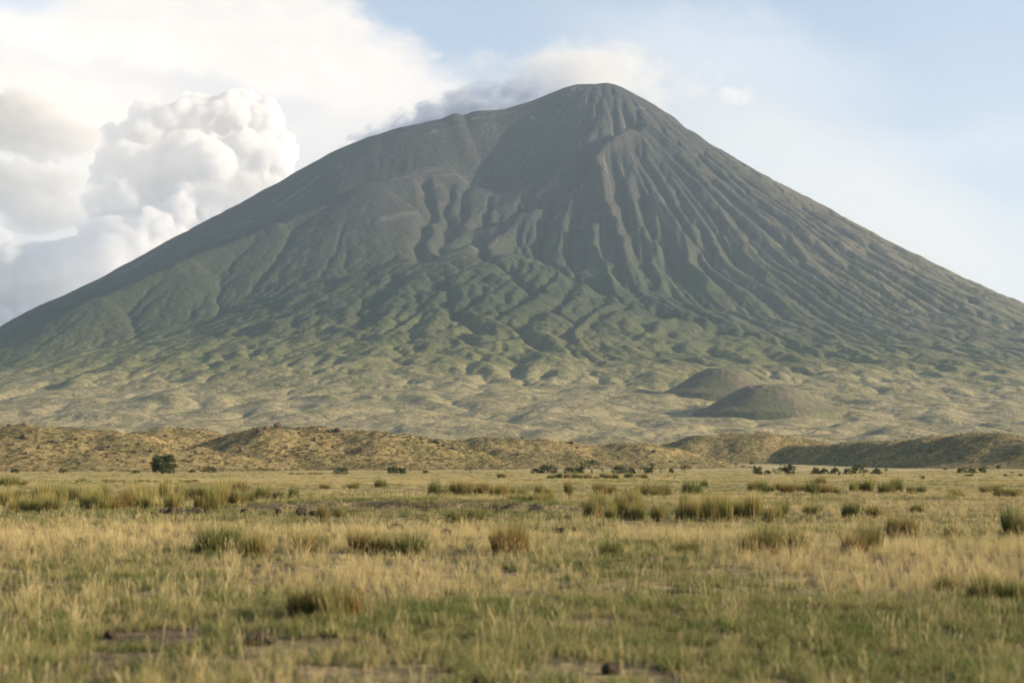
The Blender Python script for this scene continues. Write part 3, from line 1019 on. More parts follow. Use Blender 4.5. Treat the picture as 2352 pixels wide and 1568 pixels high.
GS = 'shrubs and thorn trees along the foot of the hills'
GS2 = 'dark shrubs on the plain before the shaded ridge'
tree(376, 1088, 43, 62, 'round', 'large round dark green thorn tree alone before the leftmost rocky hill', None)
for a in [(35, 1086, 9, 22, 'shrub', 'leftmost small dark shrub at the foot of the rocky hill', GS),
          (146, 1086, 9, 24, 'shrub', 'small dark shrub left of the round tree, nearer to it than its neighbour', GS),
          (105, 1085, 7, 26, 'sparse', 'thin low shrub second from the left at the foot of the rocky hill', GS),
          (312, 1087, 7, 20, 'shrub', 'low shrub just left of the large round thorn tree', GS),
          (443, 1086, 8, 16, 'shrub', 'tiny shrub first to the right of the large round thorn tree', GS),
          (480, 1085, 13, 34, 'shrub', 'broad low shrub right of the large round tree, before the hill tail', GS),
          (556, 1085, 6, 18, 'sparse', 'faint low shrub under the end of the rocky hill tail', GS),
          (785, 1088, 14, 34, 'shrub', 'single dense shrub left of the twin shrubs below the olive hill', GS),
          (902, 1088, 16, 26, 'shrub', 'left one of the twin dense shrubs below the olive hill', GS),
          (924, 1088, 15, 24, 'shrub', 'right one of the twin dense shrubs below the olive hill', GS),
          (977, 1087, 7, 15, 'shrub', 'very small shrub right of the twin shrubs below the olive hill', GS),
          (1080, 1087, 15, 24, 'sparse', 'sparse see-through shrub at the right end of the olive hill', GS),
          (1233, 1087, 11, 28, 'shrub', 'low wide shrub left of the dome shrub below the straw hill', GS),
          (1258, 1087, 19, 40, 'shrub', 'dome-shaped dark shrub below the left part of the straw hill', GS),
          (1312, 1087, 13, 36, 'shrub', 'flat dark shrub left of the flat-topped acacia', GS),
          (1333, 1087, 17, 24, 'shrub', 'bright green rounded shrub touching the flat-topped acacia', GS),
          (1359, 1087, 26, 42, 'acacia', 'flat-topped acacia with a forked trunk before the straw hill', GS),
          (1383, 1087, 11, 20, 'sparse', 'thin grey-green shrub just right of the flat-topped acacia', GS),
          (1424, 1088, 19, 38, 'shrub', 'widest dark shrub right of the flat-topped acacia', GS),
          (1450, 1087, 15, 22, 'shrub', 'shrub leaning on the right side of the widest dark shrub', GS),
          (1470, 1087, 12, 20, 'sparse', 'thin shrub between the widest dark shrub and the reddish bush', GS),
          (1490, 1087, 16, 30, 'shrub', 'dense shrub just left of the reddish leafless bush', GS),
          (1517, 1087, 14, 28, 'dry', 'reddish leafless bush in the row before the straw hill', GS),
          (1541, 1087, 11, 12, 'shrub', 'narrow little shrub right of the reddish bush', GS),
          (1574, 1087, 15, 22, 'acacia', 'small dark flat-topped tree at the right end of the straw hill', GS),
          (1740, 1089, 19, 28, 'shrub', 'tall shrub at the left end of the right-hand row', GS2),
          (1762, 1089, 9, 14, 'shrub', 'tiny shrub between the two tall ones at the left end of the right-hand row', GS2),
          (1780, 1089, 12, 24, 'sparse', 'ragged shrub touching the biggest shrub of the right-hand row', GS2),
          (1808, 1089, 22, 42, 'shrub', 'biggest dark shrub of the right-hand row', GS2),
          (1874, 1089, 16, 24, 'shrub', 'left one of a joined shrub pair in the middle of the right-hand row', GS2),
          (1894, 1089, 13, 20, 'shrub', 'right one of a joined shrub pair in the middle of the right-hand row', GS2),
          (1919, 1089, 15, 20, 'shrub', 'single round shrub in the middle of the right-hand row', GS2),
          (1951, 1089, 14, 24, 'shrub', 'lower left one of the second joined shrub pair in the right-hand row', GS2),
          (1974, 1088, 21, 34, 'shrub', 'taller right one of the second joined shrub pair in the right-hand row', GS2),
          (2013, 1089, 14, 25, 'shrub', 'dense shrub at the right end of the right-hand row', GS2),
          (2036, 1082, 6, 7, 'shrub', 'tiny round bush on the sunlit strip above the end of the row', GS2),
          (2211, 1087, 13, 24, 'shrub', 'left one of the shrub trio at the far right of the plain', GS2),
          (2233, 1087, 12, 20, 'shrub', 'middle one of the shrub trio at the far right of the plain', GS2),
          (2258, 1086, 14, 21, 'shrub', 'right, round one of the shrub trio at the far right of the plain', GS2),
          (2294, 1077, 8, 11, 'shrub', 'small bush higher on the sunlit strip at the far right', GS2),
          (2226, 1094, 6, 22, 'shrub', 'flat low bush in front of the far right shrub trio', GS2),
          (2120, 1101, 8, 10, 'shrub', 'tiny lone bush on the plain left of the far right trio', GS2),
          (2171, 1079, 5, 10, 'shrub', 'flat tiny bush on the sunlit strip left of the far right trio', GS2),
          (2309, 1094, 6, 9, 'shrub', 'tiny brown-green bush at the far right below the small high bush', GS2),
          (2344, 1093, 6, 10, 'shrub', 'tiny bush at the very right edge of the plain', GS2),
          (2326, 1087, 4, 10, 'shrub', 'flat tuft of bush near the right edge, above the edge bush', GS2),
          (1678, 1061, 10, 13, 'sparse', 'small tree in the dip between straw hill and shaded ridge', None),
          (1727, 1066, 7, 12, 'shrub', 'tiny bush at the left foot of the shaded ridge', None)]:
    tree(*a)

# ------------------------------------------------------------------ grass blades
def blades(rg, n, spread, height, lean, width, segs=3, top=0.0):
    """n tapering ribbons; returns verts, faces, height attribute, tone attribute"""
    a = rg.uniform(0, 6.28, n); r = spread * np.sqrt(rg.uniform(0, 1, n))
    bx0, by0 = r * np.cos(a), r * np.sin(a)
    L = height * (0.34 + 0.66 * rg.uniform(0, 1, n) ** 0.85) * np.where(rg.uniform(0, 1, n) < 0.06, 1.22, 1.0)
    da = a + rg.normal(0, 0.9, n)
    ln = lean * rg.uniform(0.2, 1.3, n) * (0.35 + 0.65 * r / max(spread, 1e-6))
    wa = rg.uniform(0, math.pi, n)
    tone = rg.uniform(0, 1, n)
    V = np.zeros((n, segs + 1, 2, 3)); Hh = np.zeros((n, segs + 1, 2))
    for k in range(segs + 1):
        t = k / segs
        cx = bx0 + np.cos(da) * ln * L * t ** 1.7; cy = by0 + np.sin(da) * ln * L * t ** 1.7
        cz = L * t * (1 - 0.18 * ln * t) - 0.03 * (k == 0)
        w = width * (1 - t) ** 0.7 * rg.uniform(0.7, 1.3, n) + (width * top if k == segs else 0)
        for j, sg in enumerate((-.5, .5)):
            V[:, k, j, 0] = cx + sg * w * np.cos(wa); V[:, k, j, 1] = cy + sg * w * np.sin(wa); V[:, k, j, 2] = cz
        Hh[:, k, :] = (L * t / height)[:, None]
    idx = np.arange(n * (segs + 1) * 2).reshape(n, segs + 1, 2)
    F = np.stack([idx[:, :-1, 0], idx[:, :-1, 1], idx[:, 1:, 1], idx[:, 1:, 0]], -1).reshape(-1, 4)
    return V.reshape(-1, 3), F, Hh.ravel(), np.repeat(tone, (segs + 1) * 2)


def grass_material(name, lowc, midc, topc, altc, alt_scale, trans=0.35):
    m, g = material(name)
    h = g.attr('h'); t = g.attr('tone'); p = g.pos(); o = g.objrand()
    pn = g.noise(p, alt_scale, 4.0, 0.6)
    c = g.mix(h.ss(0.0, 0.45), lowc, midc)
    c = g.mix(h.ss(0.4, 1.0), c, topc)
    c = g.mix(((pn - 0.5) * 2.2 + (t - 0.5) * 0.7 + (o - 0.5) * 0.7).ss(-0.35, 0.6), c, altc)
    finish(g, c, 0.65, spec=0.2, translucent=trans)
    return m


m_tus = grass_material('tussock_grass', (0.21, 0.14, 0.06), (0.23, 0.19, 0.065), (0.37, 0.33, 0.13), (0.135, 0.15, 0.042), 0.3)
m_tusg = grass_material('green_tussock_grass', (0.12, 0.095, 0.04), (0.13, 0.14, 0.042), (0.24, 0.24, 0.085), (0.10, 0.125, 0.035), 0.4)
m_tuso = grass_material('orange_tussock_grass', (0.19, 0.105, 0.042), (0.23, 0.155, 0.052), (0.32, 0.26, 0.10), (0.13, 0.13, 0.038), 0.8)
m_straw = grass_material('straw_grass', (0.32, 0.245, 0.11), (0.54, 0.43, 0.205), (0.70, 0.57, 0.31), (0.36, 0.32, 0.135), 0.09)
m_green = grass_material('short_green_grass', (0.065, 0.075, 0.026), (0.11, 0.145, 0.037), (0.205, 0.225, 0.070), (0.32, 0.275, 0.12), 0.35)


def tussock_mesh(seed, mat):
    rg = np.random.default_rng(seed)
    A = [blades(rg, 300, 0.30, 1.0, 0.40, 0.019, 3)]
    for i in range(4):                                     # thinner outer tufts
        b = blades(rg, 60, 0.12, rg.uniform(.55, .95), 0.45, 0.018, 3)
        a = rg.uniform(0, 6.28); b[0][:, 0] += 0.33 * math.cos(a); b[0][:, 1] += 0.33 * math.sin(a); A.append(b)
    V, F = join([(q[0], q[1]) for q in A])
    return raw_mesh('grass_tussock', V, F, [mat], attrs={'h': np.concatenate([q[2] for q in A]), 'tone': np.concatenate([q[3] for q in A])})


m_tusy = grass_material('yellow_tussock_grass', (0.25, 0.17, 0.072), (0.31, 0.255, 0.088), (0.50, 0.43, 0.18), (0.21, 0.21, 0.06), 0.3)
TUS = {'y': [tussock_mesh(s, m_tusy) for s in (15, 16, 17)], 's': [tussock_mesh(s, m_tus) for s in (1, 2, 3, 4)], 'g': [tussock_mesh(s, m_tusg) for s in (5, 6, 7)],
       'o': [tussock_mesh(s, m_tuso) for s in (8, 9)]}


def tussock(px, pb, hpx, wpx, kind, label, group):
    pt = land(px, pb)
    o = link('grass_tussock', TUS[kind][rnd.randrange(len(TUS[kind]))])
    H, W = hpx / FPX * pt.y, wpx / FPX * pt.y
    if py > 1180: CLEAR.append((pt.x, pt.y + 0.2 * W, 0.42 * W))
    o.location = (pt.x, pt.y + 0.2 * W, float(surface(pt.x, pt.y + .2 * W)))
    o.scale = (W / 0.88, W / 0.88, H / 0.82)
    o.rotation_euler = (rnd.uniform(-.05, .05), rnd.uniform(-.05, .08), rnd.uniform(0, 6.28))
    tag(o, label, 'grass tussock', group)


GT = 'grass tussocks standing singly on the near plain'
for a in [(478, 1282, 72, 70, 'g', 'dense dark green tussock, left one of the large joined pair'),
          (520, 1280, 74, 64, 'g', 'dense dark green tussock, right one of the large joined pair'),
          (583, 1288, 62, 58, 's', 'brownish tussock right of the large dark green pair'),
          (692, 1278, 46, 60, 'o', 'low olive tussock, first right of the brownish one'),
          (735, 1275, 40, 50, 's', 'pale olive tussock between two lower ones, right of the brownish tussock'),
          (822, 1280, 52, 70, 'o', 'russet-based tussock left of the grey-green one, below the low rocks'),
          (872, 1280, 46, 60, 's', 'grass tussock touching the grey-green one on its left'),
          (940, 1282, 58, 90, 'g', 'grey-green tussock in front of the widest low brown rock'),
          (1166, 1282, 72, 84, 'o', 'orange-sided tall tussock leaning right, in the middle of the plain'),
          (1190, 1276, 78, 50, 's', 'thin feathery tussock joined to the right of the orange one'),
          (1404, 1286, 44, 62, 'g', 'small dark green tussock alone right of the orange tussock'),
          (1572, 1280, 32, 76, 's', 'flat wide tussock right of the small dark green one'),
          (1720, 1284, 54, 50, 'o', 'brown tussock at the left of the feathery tall pair, right of centre'),
          (1762, 1280, 72, 80, 's', 'tall feathery pale tussock, right of centre'),
          (1822, 1274, 60, 80, 's', 'feathery pale tussock right of the taller feathery one'),
          (1965, 1286, 56, 60, 'o', 'brown-based tussock with pale plumes, larger of the right-hand group'),
          (2005, 1280, 74, 64, 's', 'pale plumed tussock behind the brown-based one'),
          (2062, 1234, 66, 56, 's', 'tall tussock standing apart on the right, upright'),
          (2090, 1236, 60, 46, 'o', 'orange-green tussock joined to the right of the upright one'),
          (2326, 1228, 78, 52, 'g', 'tall dark tussock near the right edge of the view'),
          (2352, 1232, 60, 48, 'o', 'tussock cut by the right edge of the view'),
          (2190, 1232, 36, 40, 's', 'small pale tussock between the upright one and the edge ones'),
          (742, 1200, 42, 28, 'o', 'narrow russet tussock by the right end of the eroded bank'),
          (778, 1192, 30, 36, 's', 'pale tussock right of the narrow russet one by the bank'),
          (1050, 1202, 34, 60, 's', 'low olive tussock in front of the green flat, left part'),
          (1090, 1200, 38, 56, 'g', 'low green tussock in front of the green flat, right part'),
          (1962, 1184, 42, 52, 'g', 'dark rounded tussock above the upright one on the right'),
          (2005, 1186, 34, 44, 'o', 'pale orange tussock right of the dark rounded one'),
          (2110, 1172, 26, 40, 's', 'small tussock behind the upright tall one'),
          (1796, 1180, 40, 38, 'g', 'dark green tussock at the right end of the yellow-green belt'),
          (1868, 1176, 26, 60, 's', 'low spreading pale tussock right of the yellow-green belt'),
          (1590, 1134, 36, 54, 'g', 'dark bushy tussock above the yellow-green belt'),
          (1618, 1118, 18, 18, 'g', 'little dark tussock up-right of the dark bushy one'),
          (1520, 1138, 30, 42, 'o', 'brown dark tussock left of the dark bushy one'),
          (872, 1122, 22, 34, 'g', 'lone green tussock on the straw flat below the twin shrubs'),
          (810, 1124, 16, 40, 's', 'low tussock left of the lone green one on the straw flat'),
          (746, 1126, 14, 26, 's', 'small low tussock farthest left on the straw flat'),
          (745, 1150, 16, 14, 'o', 'tiny russet tussock on the straw flat before the bank'),
          (1885, 1112, 20, 28, 's', 'pale tussock behind the far right belt, its highest'),
          (20, 1116, 26, 50, 's', 'tussock at the left edge behind the left belt'),
          (52, 1114, 12, 22, 's', 'tiny tussock beside the one at the left edge'),
          (142, 1144, 36, 40, 'g', 'dark tussock rising at the back of the left belt, right one of two'),
          (108, 1142, 32, 56, 'g', 'dark tussock rising at the back of the left belt, left one of two'),
          (540, 1130, 28, 56, 's', 'tussock at the back right of the left belt'),
          (605, 1150, 36, 50, 's', 'loose tussock just right of the left belt'),
          (638, 1154, 30, 30, 'g', 'greenish tussock between two at the right of the left belt'),
          (674, 1148, 34, 28, 'g', 'small upright tussock farthest right of the left belt'),
          (556, 1156, 30, 60, 'g', 'dark green wide tussock closing the left belt on the right')]:
    tussock(*a, GT)
tussock(690, 1424, 76, 90, 'o', 'near brown tussock of the foreground, left half of a wide clump', 'large near clumps')
tussock(750, 1428, 96, 90, 's', 'near feathery tussock of the foreground, in the middle of a wide clump', 'large near clumps')
tussock(800, 1424, 78, 60, 'o', 'near russet tussock of the foreground, right end of a wide clump', 'large near clumps')
tussock(2270, 1384, 66, 90, 's', 'wide straw tussock near the right edge of the foreground', 'large near clumps')
tussock(2330, 1386, 60, 80, 's', 'straw tussock cut by the right edge of the foreground', 'large near clumps')
tussock(2180, 1362, 52, 60, 's', 'straw tussock left of the wide one near the right edge', 'large near clumps')
r2 = random.Random(3)


def belt(xs, vb, h, w, kinds, label, group, jv=4):
    xs = [x for x in sorted(xs) if len(xs) < 6 or r2.random() > 0.18]
    for i, x in enumerate(xs):
        lead, tail = label.split('|')
        tussock(x + r2.uniform(-4, 4), vb + r2.uniform(-jv, jv), h * r2.uniform(.55, 1.22), w * r2.uniform(.7, 1.3), r2.choice(kinds), '%s, %s from the left %s' % (lead, nth(i), tail), group)


belt(range(8, 560, 28), 1174, 52, 44, 'yyyyos', 'pale olive tussock|in the front row of the left belt', 'tussocks in the front of the left belt', 7)
belt(range(0, 520, 34), 1152, 42, 40, 'yyys', 'tall pale olive tussock|in the back row of the left belt', 'tussocks in the back of the left belt', 6)
belt(range(176, 450, 15), 1108, 9, 18, 'sg', 'distant short tussock|in the thin row before the round tree', 'tussocks in the thin far left row', 1.5)
belt(range(668, 800, 14), 1089, 5, 14, 'sg', 'very distant tuft|in the row left of the single dense shrub', 'tufts in the thin row below the olive hill', .8)
belt(range(1000, 1330, 22), 1138, 32, 32, 'ygso', 'dark olive tussock|in the short belt on the middle plain', 'tussocks in the middle belt', 4)
belt(range(1380, 1520, 26), 1136, 28, 40, 'so', 'brownish tussock|just behind the yellow-green belt', 'tussocks behind the yellow-green belt', 5)
belt(range(1180, 1260, 26), 1164, 34, 40, 'y', 'pale tussock|at the left end of the yellow-green belt', 'tussocks at the left of the yellow-green belt', 6)
belt(range(1360, 1790, 22), 1194, 60, 42, 'yyyys', 'tall yellow-green tussock|in the front of the central belt', 'tussocks of the yellow-green belt front', 6)
belt(range(1370, 1760, 30), 1170, 48, 38, 'yyy', 'tall yellow-green tussock|in the back of the central belt', 'tussocks of the yellow-green belt back', 6)
belt([1157, 1181, 1237] + list(range(1262, 1340, 14)) + list(range(1352, 1545, 16)), 1098, 13, 19, 'sgo', 'distant dark tussock|in the row before the thorn trees', 'tussocks in the row before the thorn trees', 1.5)
belt(range(1715, 2130, 19), 1132, 30, 34, 'oysog', 'brown-green tussock|in the belt before the right-hand shrubs', 'tussocks in the right-hand belt', 5)
belt(range(2135, 2352, 22), 1138, 24, 36, 'yos', 'olive tussock|in the right end of the far belt', 'tussocks in the right end of the far belt', 5)

# ------------------------------------------------------------------ grass that nobody could count
def clump(name, seed, mat, n, spread, lean, width, top=0.0):
    rg = np.random.default_rng(seed)
    V, F, H_, T_ = blades(rg, n, spread, 1.0, lean, width, 3, top)
    return bpy.data.objects.new(name, raw_mesh(name, V, F, [mat], attrs={'h': H_, 'tone': T_}))


def scatter(name, P, scl, src, seed, kind='stuff'):
    rg = np.random.default_rng(seed)
    n = len(P)
    me = bpy.data.meshes.new(name)
    me.vertices.add(n); me.vertices.foreach_set('co', np.asarray(P, np.float32).ravel())
    a = me.attributes.new('scl', 'FLOAT_VECTOR', 'POINT'); a.data.foreach_set('vector', np.asarray(scl, np.float32).ravel())
    rot = np.zeros((n, 3), np.float32); rot[:, 2] = rg.uniform(0, 6.283, n); rot[:, :2] = rg.normal(0, 0.10, (n, 2))
    a = me.attributes.new('rot', 'FLOAT_VECTOR', 'POINT'); a.data.foreach_set('vector', rot.ravel())
    a = me.attributes.new('pick', 'INT', 'POINT'); a.data.foreach_set('value', rg.integers(0, len(src), n).astype(np.int32))
    sub = bpy.data.collections.new(name + '_source')
    for o in src: sub.objects.link(o)
    ng = bpy.data.node_groups.new(name, 'GeometryNodeTree')
    ng.interface.new_socket('Geometry', in_out='INPUT', socket_type='NodeSocketGeometry')
    ng.interface.new_socket('Geometry', in_out='OUTPUT', socket_type='NodeSocketGeometry')
    N_, L_ = ng.nodes, ng.links
    gi, go = N_.new('NodeGroupInput'), N_.new('NodeGroupOutput')
    ci = N_.new('GeometryNodeCollectionInfo'); ci.inputs['Collection'].default_value = sub
    ci.inputs['Separate Children'].default_value = True; ci.inputs['Reset Children'].default_value = True
    ip = N_.new('GeometryNodeInstanceOnPoints'); ip.inputs['Pick Instance'].default_value = True

    def na(nm, dt):
        q = N_.new('GeometryNodeInputNamedAttribute'); q.data_type = dt; q.inputs['Name'].default_value = nm
        return [s_ for s_ in q.outputs if s_.enabled and s_.name == 'Attribute'][0]
    L_.new(gi.outputs[0], ip.inputs['Points']); L_.new(ci.outputs[0], ip.inputs['Instance'])
    L_.new(na('scl', 'FLOAT_VECTOR'), ip.inputs['Scale']); L_.new(na('rot', 'FLOAT_VECTOR'), ip.inputs['Rotation'])
    L_.new(na('pick', 'INT'), ip.inputs['Instance Index'])
    L_.new(ip.outputs[0], go.inputs[0])
    o = link(name, me); md = o.modifiers.new('scatter', 'NODES'); md.node_group = ng
    return tag(o, kind=kind)


straw_src = [clump('straw_tuft', 100 + i, m_straw, 26, 0.20, 0.55, 0.014) for i in range(5)]
stalk_src = [clump('stalk_tuft', 130 + i, m_straw, 9, 0.16, 0.35, 0.009, 1.6) for i in range(4)]
green_src = [clump('green_tuft', 160 + i, m_green, 40, 0.62, 0.9, 0.05) for i in range(5)]


def wedge(dens, ya, yb, rg):
    """evenly strewn points over the part of the plain that can be seen from near the camera"""
    w = lambda y: 0.47 * y + 8.0
    n = int(dens * 2 * w(yb) * (yb - ya))
    y = rg.uniform(ya, yb, n); x = rg.uniform(-1, 1, n) * w(yb)
    k = np.abs(x) < w(y)
    return x[k], y[k]


def ell(x, y, px, py, rx, ry):
    """soft patch round the ground point at (px, py); rx, ry in metres"""
    p = land(px, py)
    return np.exp(-(((x - p.x) / rx) ** 2 + ((y - p.y) / ry) ** 2))


def greenness(x, y):
    v = 0.8 * fbm(x / 6, y / 8, 901, 3) + 0.6 * fbm(x / 60, y / 32, 902, 3)
    v = v + 0.9 * ell(x, y, 2000, 1470, 4.5, 5) + 0.7 * ell(x, y, 1500, 1400, 5, 4) + 0.5 * ell(x, y, 1150, 1330, 6, 4)
    v = v - 1.5 * ell(x, y, 2200, 1310, 6, 5) - 0.8 * ell(x, y, 900, 1340, 4, 4) - 0.8 * ell(x, y, 200, 1225, 12, 12)
    v = v + 1.2 * ell(x, y, 1100, 1178, 14, 9) + 0.5 * ell(x, y, 600, 1190, 14, 8) - 0.7 * ell(x, y, 1850, 1225, 10, 9) - 0.3 * sstep(y, 120, 200)
    return v


def bare(x, y):
    v = fbm(x / 1.7, y / 2.2, 911, 3)
    v = v + 0.7 * ell(x, y, 300, 1490, 3.2, 2.2) + 0.5 * ell(x, y, 1000, 1530, 3, 1.5) + 0.4 * ell(x, y, 1500, 1540, 2, 1) - 0.22
    return sstep(v, 0.25, 0.55) * (1 - sstep(y, 60, 110))


rg = np.random.default_rng(77)
SP, SS, KP, KS, GPn, GSn = [], [], [], [], [], []
for ya, yb, dens, f in [(4, 26, 26, 1.0), (26, 60, 13, 1.15), (60, 130, 3.6, 1.7), (130, 300, 0.9, 2.6), (300, 760, 0.20, 4.2)]:
    x, y = wedge(dens, ya, yb, rg)
    z = ground_z(x, y)
    for cx, cy, cs in CLEAR:
        q = ((x - cx) / ((1.25 if cy > 26 else 0.8) * cs + 0.1)) ** 2 + np.where(y < cy, (cy - y) / ((2.2 if cy > 26 else 0.5) * cs + (0.8 if cy > 26 else 0.0)), (y - cy) / (1.2 * cs)) ** 2
        k = q > 1
        x, y, z = x[k], y[k], z[k]
    n = len(x)
    gr = greenness(x, y); br = bare(x, y); u = rg.uniform(0, 1, n)
    ps = np.clip(0.5 - 0.75 * gr, 0.06, 0.97) * (1 - 0.85 * br)
    k = u < ps
    hs = rg.uniform(0.12, 0.30, n) * (1 + 0.35 * np.clip(-gr, -1, 1.2)) * (1 + 0.06 * (f - 1))
    SP.append(np.stack([x, y, z], 1)[k]); SS.append(np.stack([hs * f * 0.9, hs * f * 0.9, hs], 1)[k])
    k2 = (rg.uniform(0, 1, n) < 0.22 * (1 - br) * np.clip(0.7 - 0.4 * gr, .2, 1)) & (y < 120)
    hk = rg.uniform(0.28, 0.60, n)
    KP.append(np.stack([x, y, z], 1)[k2]); KS.append(np.stack([hk * f, hk * f, hk], 1)[k2])
    k3 = (u >= ps) & (rg.uniform(0, 1, n) < np.clip(0.75 + 0.5 * gr, 0.15, 1) * (1 - br))
    hg = rg.uniform(0.10, 0.24, n)
    GPn.append(np.stack([x, y, z], 1)[k3]); GSn.append(np.stack([hg * f * 1.1, hg * f * 1.1, hg * (1 + .05 * (f - 1))], 1)[k3])
scatter('dry_grass', np.concatenate(SP), np.concatenate(SS), straw_src, 1)
scatter('grass_stalks', np.concatenate(KP), np.concatenate(KS), stalk_src, 2)
scatter('green_grass', np.concatenate(GPn), np.concatenate(GSn), green_src, 3)

m_scrub = grass_material('hill_scrub', (0.105, 0.083, 0.036), (0.155, 0.127, 0.053), (0.245, 0.200, 0.090), (0.085, 0.083, 0.033), 0.05, 0.25)
m_hgr = grass_material('hill_straw', (0.165, 0.13, 0.06), (0.26, 0.205, 0.10), (0.35, 0.28, 0.145), (0.15, 0.135, 0.06), 0.03, 0.25)
scrub_src = [clump('scrub_tuft', 200 + i, m_scrub, 46, 0.55, 0.7, 0.10) for i in range(3)]
hstraw_src = [clump('hill_straw_tuft', 220 + i, m_hgr, 40, 0.5, 0.7, 0.09) for i in range(3)]
HPa, HPb = [], []
for h in HILLS:
    P, k_ = h[0], h[1]
    mh = max(q[2] for q in P); pad = k_ * mh
    xa, xb = min(q[0] for q in P) - pad, max(q[0] for q in P) + pad
    ya, yb = min(q[1] for q in P) - pad, max(q[1] for q in P) + 14
    n = int((xb - xa) * (yb - ya) * (0.17, 0.15, 0.18, 0.08, 0.03, 0.04)[h[3]])
    x = rg.uniform(xa, xb, n); y = rg.uniform(ya, yb, n)
    hh = hill_height(h, x, y); s = np.full(n, -1.0)
    for o_ in HILLS: s = np.maximum(s, hill_height(o_, x, y))
    ok = (hh > 0.3) & (hh >= s - 1e-6) & (np.abs(x) < 0.42 * y)
    x, y, hh = x[ok], y[ok], hh[ok]
    pt = np.stack([x, y, ground_z(x, y) + hh - 0.12], 1)
    v = fbm(x / 16, y / 16, 950, 3) + (0.22 if h[3] in (2, 5) else (-0.3 if h[3] == 3 else -0.05))
    kk = rg.uniform(-0.5, 0.5, len(x)) < v * 0.9 - 0.05
    HPa.append(pt[kk]); HPb.append(pt[~kk])
HPa, HPb = np.concatenate(HPa), np.concatenate(HPb)
sa = rg.uniform(0.5, 1.25, (len(HPa), 1)) * np.array([[1.1, 1.1, 0.8]]); sb = rg.uniform(0.4, 0.9, (len(HPb), 1)) * np.array([[1.0, 1.0, 0.8]])
scatter('hill_scrub', HPa, sa, scrub_src, 4)
scatter('hill_grass', HPb, sb, hstraw_src, 5)


# ------------------------------------------------------------------ heaped clouds beyond the volcano
def cloud_matter(name, colour, dens):
    m, g = material(name)
    pv = g.new('ShaderNodeVolumePrincipled')
    pv.inputs['Color'].default_value = (*colour, 1)
    pv.inputs['Density'].default_value = dens
    pv.inputs['Anisotropy'].default_value = 0.3
    mo = g.new('ShaderNodeOutputMaterial'); g.nt.links.new(pv.outputs[0], mo.inputs['Volume'])
    return m


m_cloud = cloud_matter('cloud_white', (0.88, 0.885, 0.905), 0.017)


def noise3(P, f, seed):
    return (perlin(P[:, 0] * f, P[:, 1] * f + 0.37 * P[:, 2] * f, seed) + perlin(P[:, 1] * f + 5, P[:, 2] * f, seed + 1)
            + perlin(P[:, 2] * f, P[:, 0] * f + 9, seed + 2)) / 1.7


def cloud(balls, Y, label, voxel, seed, billow=1.0, group='heaped clouds on the left', mat=None):
    """balls: (px, py, radius px, depth px); fused into one skin and then billowed"""
    rg_ = np.random.default_rng(seed)
    V0, F0 = ico(2)
    parts = []
    for px, py, rp, dp in balls:
        yy_ = Y + dp * Y / FPX
        c = np.array(at(px, py, yy_)); r = rp * Y / FPX
        parts.append((V0 * r * .9 + c, F0))
        for _ in range(16):                                  # daughter puffs
            u = rg_.normal(size=3); u /= np.linalg.norm(u); u[2] = abs(u[2]) * 0.9 - 0.15; u[1] = -abs(u[1])
            parts.append((V0 * r * rg_.uniform(.14, .42) + c + u * r * rg_.uniform(.75, .98), F0))
    V, F = join(parts)
    cen = V.mean(0)
    me = raw_mesh('cloud', V - cen, F)
    o = link('cloud', me, loc=cen)
    md = o.modifiers.new('fuse', 'REMESH'); md.mode = 'VOXEL'; md.voxel_size = voxel
    dg = bpy.context.evaluated_depsgraph_get(); dg.update()
    ev = bpy.data.meshes.new_from_object(o.evaluated_get(dg))
    o.modifiers.clear(); o.data = ev
    n = len(ev.vertices); P = np.empty(n * 3, np.float32); ev.vertices.foreach_get('co', P); P = P.reshape(-1, 3).astype(float)
    N = np.empty(n * 3, np.float32); ev.vertices.foreach_get('normal', N); N = N.reshape(-1, 3)
    u = Y / FPX
    d_ = np.zeros(n)
    for i, (wl, am) in enumerate(((90, 13), (44, 8.5), (22, 6.2), (11, 3.4), (6, 1.6))):
        d_ = d_ + am * u * billow * (0.55 - np.abs(noise3(P, 1 / (wl * u), seed + i * 31)) * 1.6)
    P = P + N * d_[:, None]
    ev.vertices.foreach_set('co', P.astype(np.float32).ravel())
    ev.polygons.foreach_set('use_smooth', np.ones(len(ev.polygons), bool))
    ev.materials.clear(); ev.materials.append(m_cloud); ev.update()
    md = o.modifiers.new('fuse', 'REMESH'); md.mode = 'VOXEL'; md.voxel_size = voxel * 0.8
    dg = bpy.context.evaluated_depsgraph_get(); dg.update()
    ev = bpy.data.meshes.new_from_object(o.evaluated_get(dg))
    o.modifiers.clear(); o.data = ev; ev.name = 'cloud'
    ev.polygons.foreach_set('use_smooth', np.ones(len(ev.polygons), bool))
    ev.materials.clear(); ev.materials.append(mat or m_cloud)
    tag(o, label, 'cloud', group)
    return o


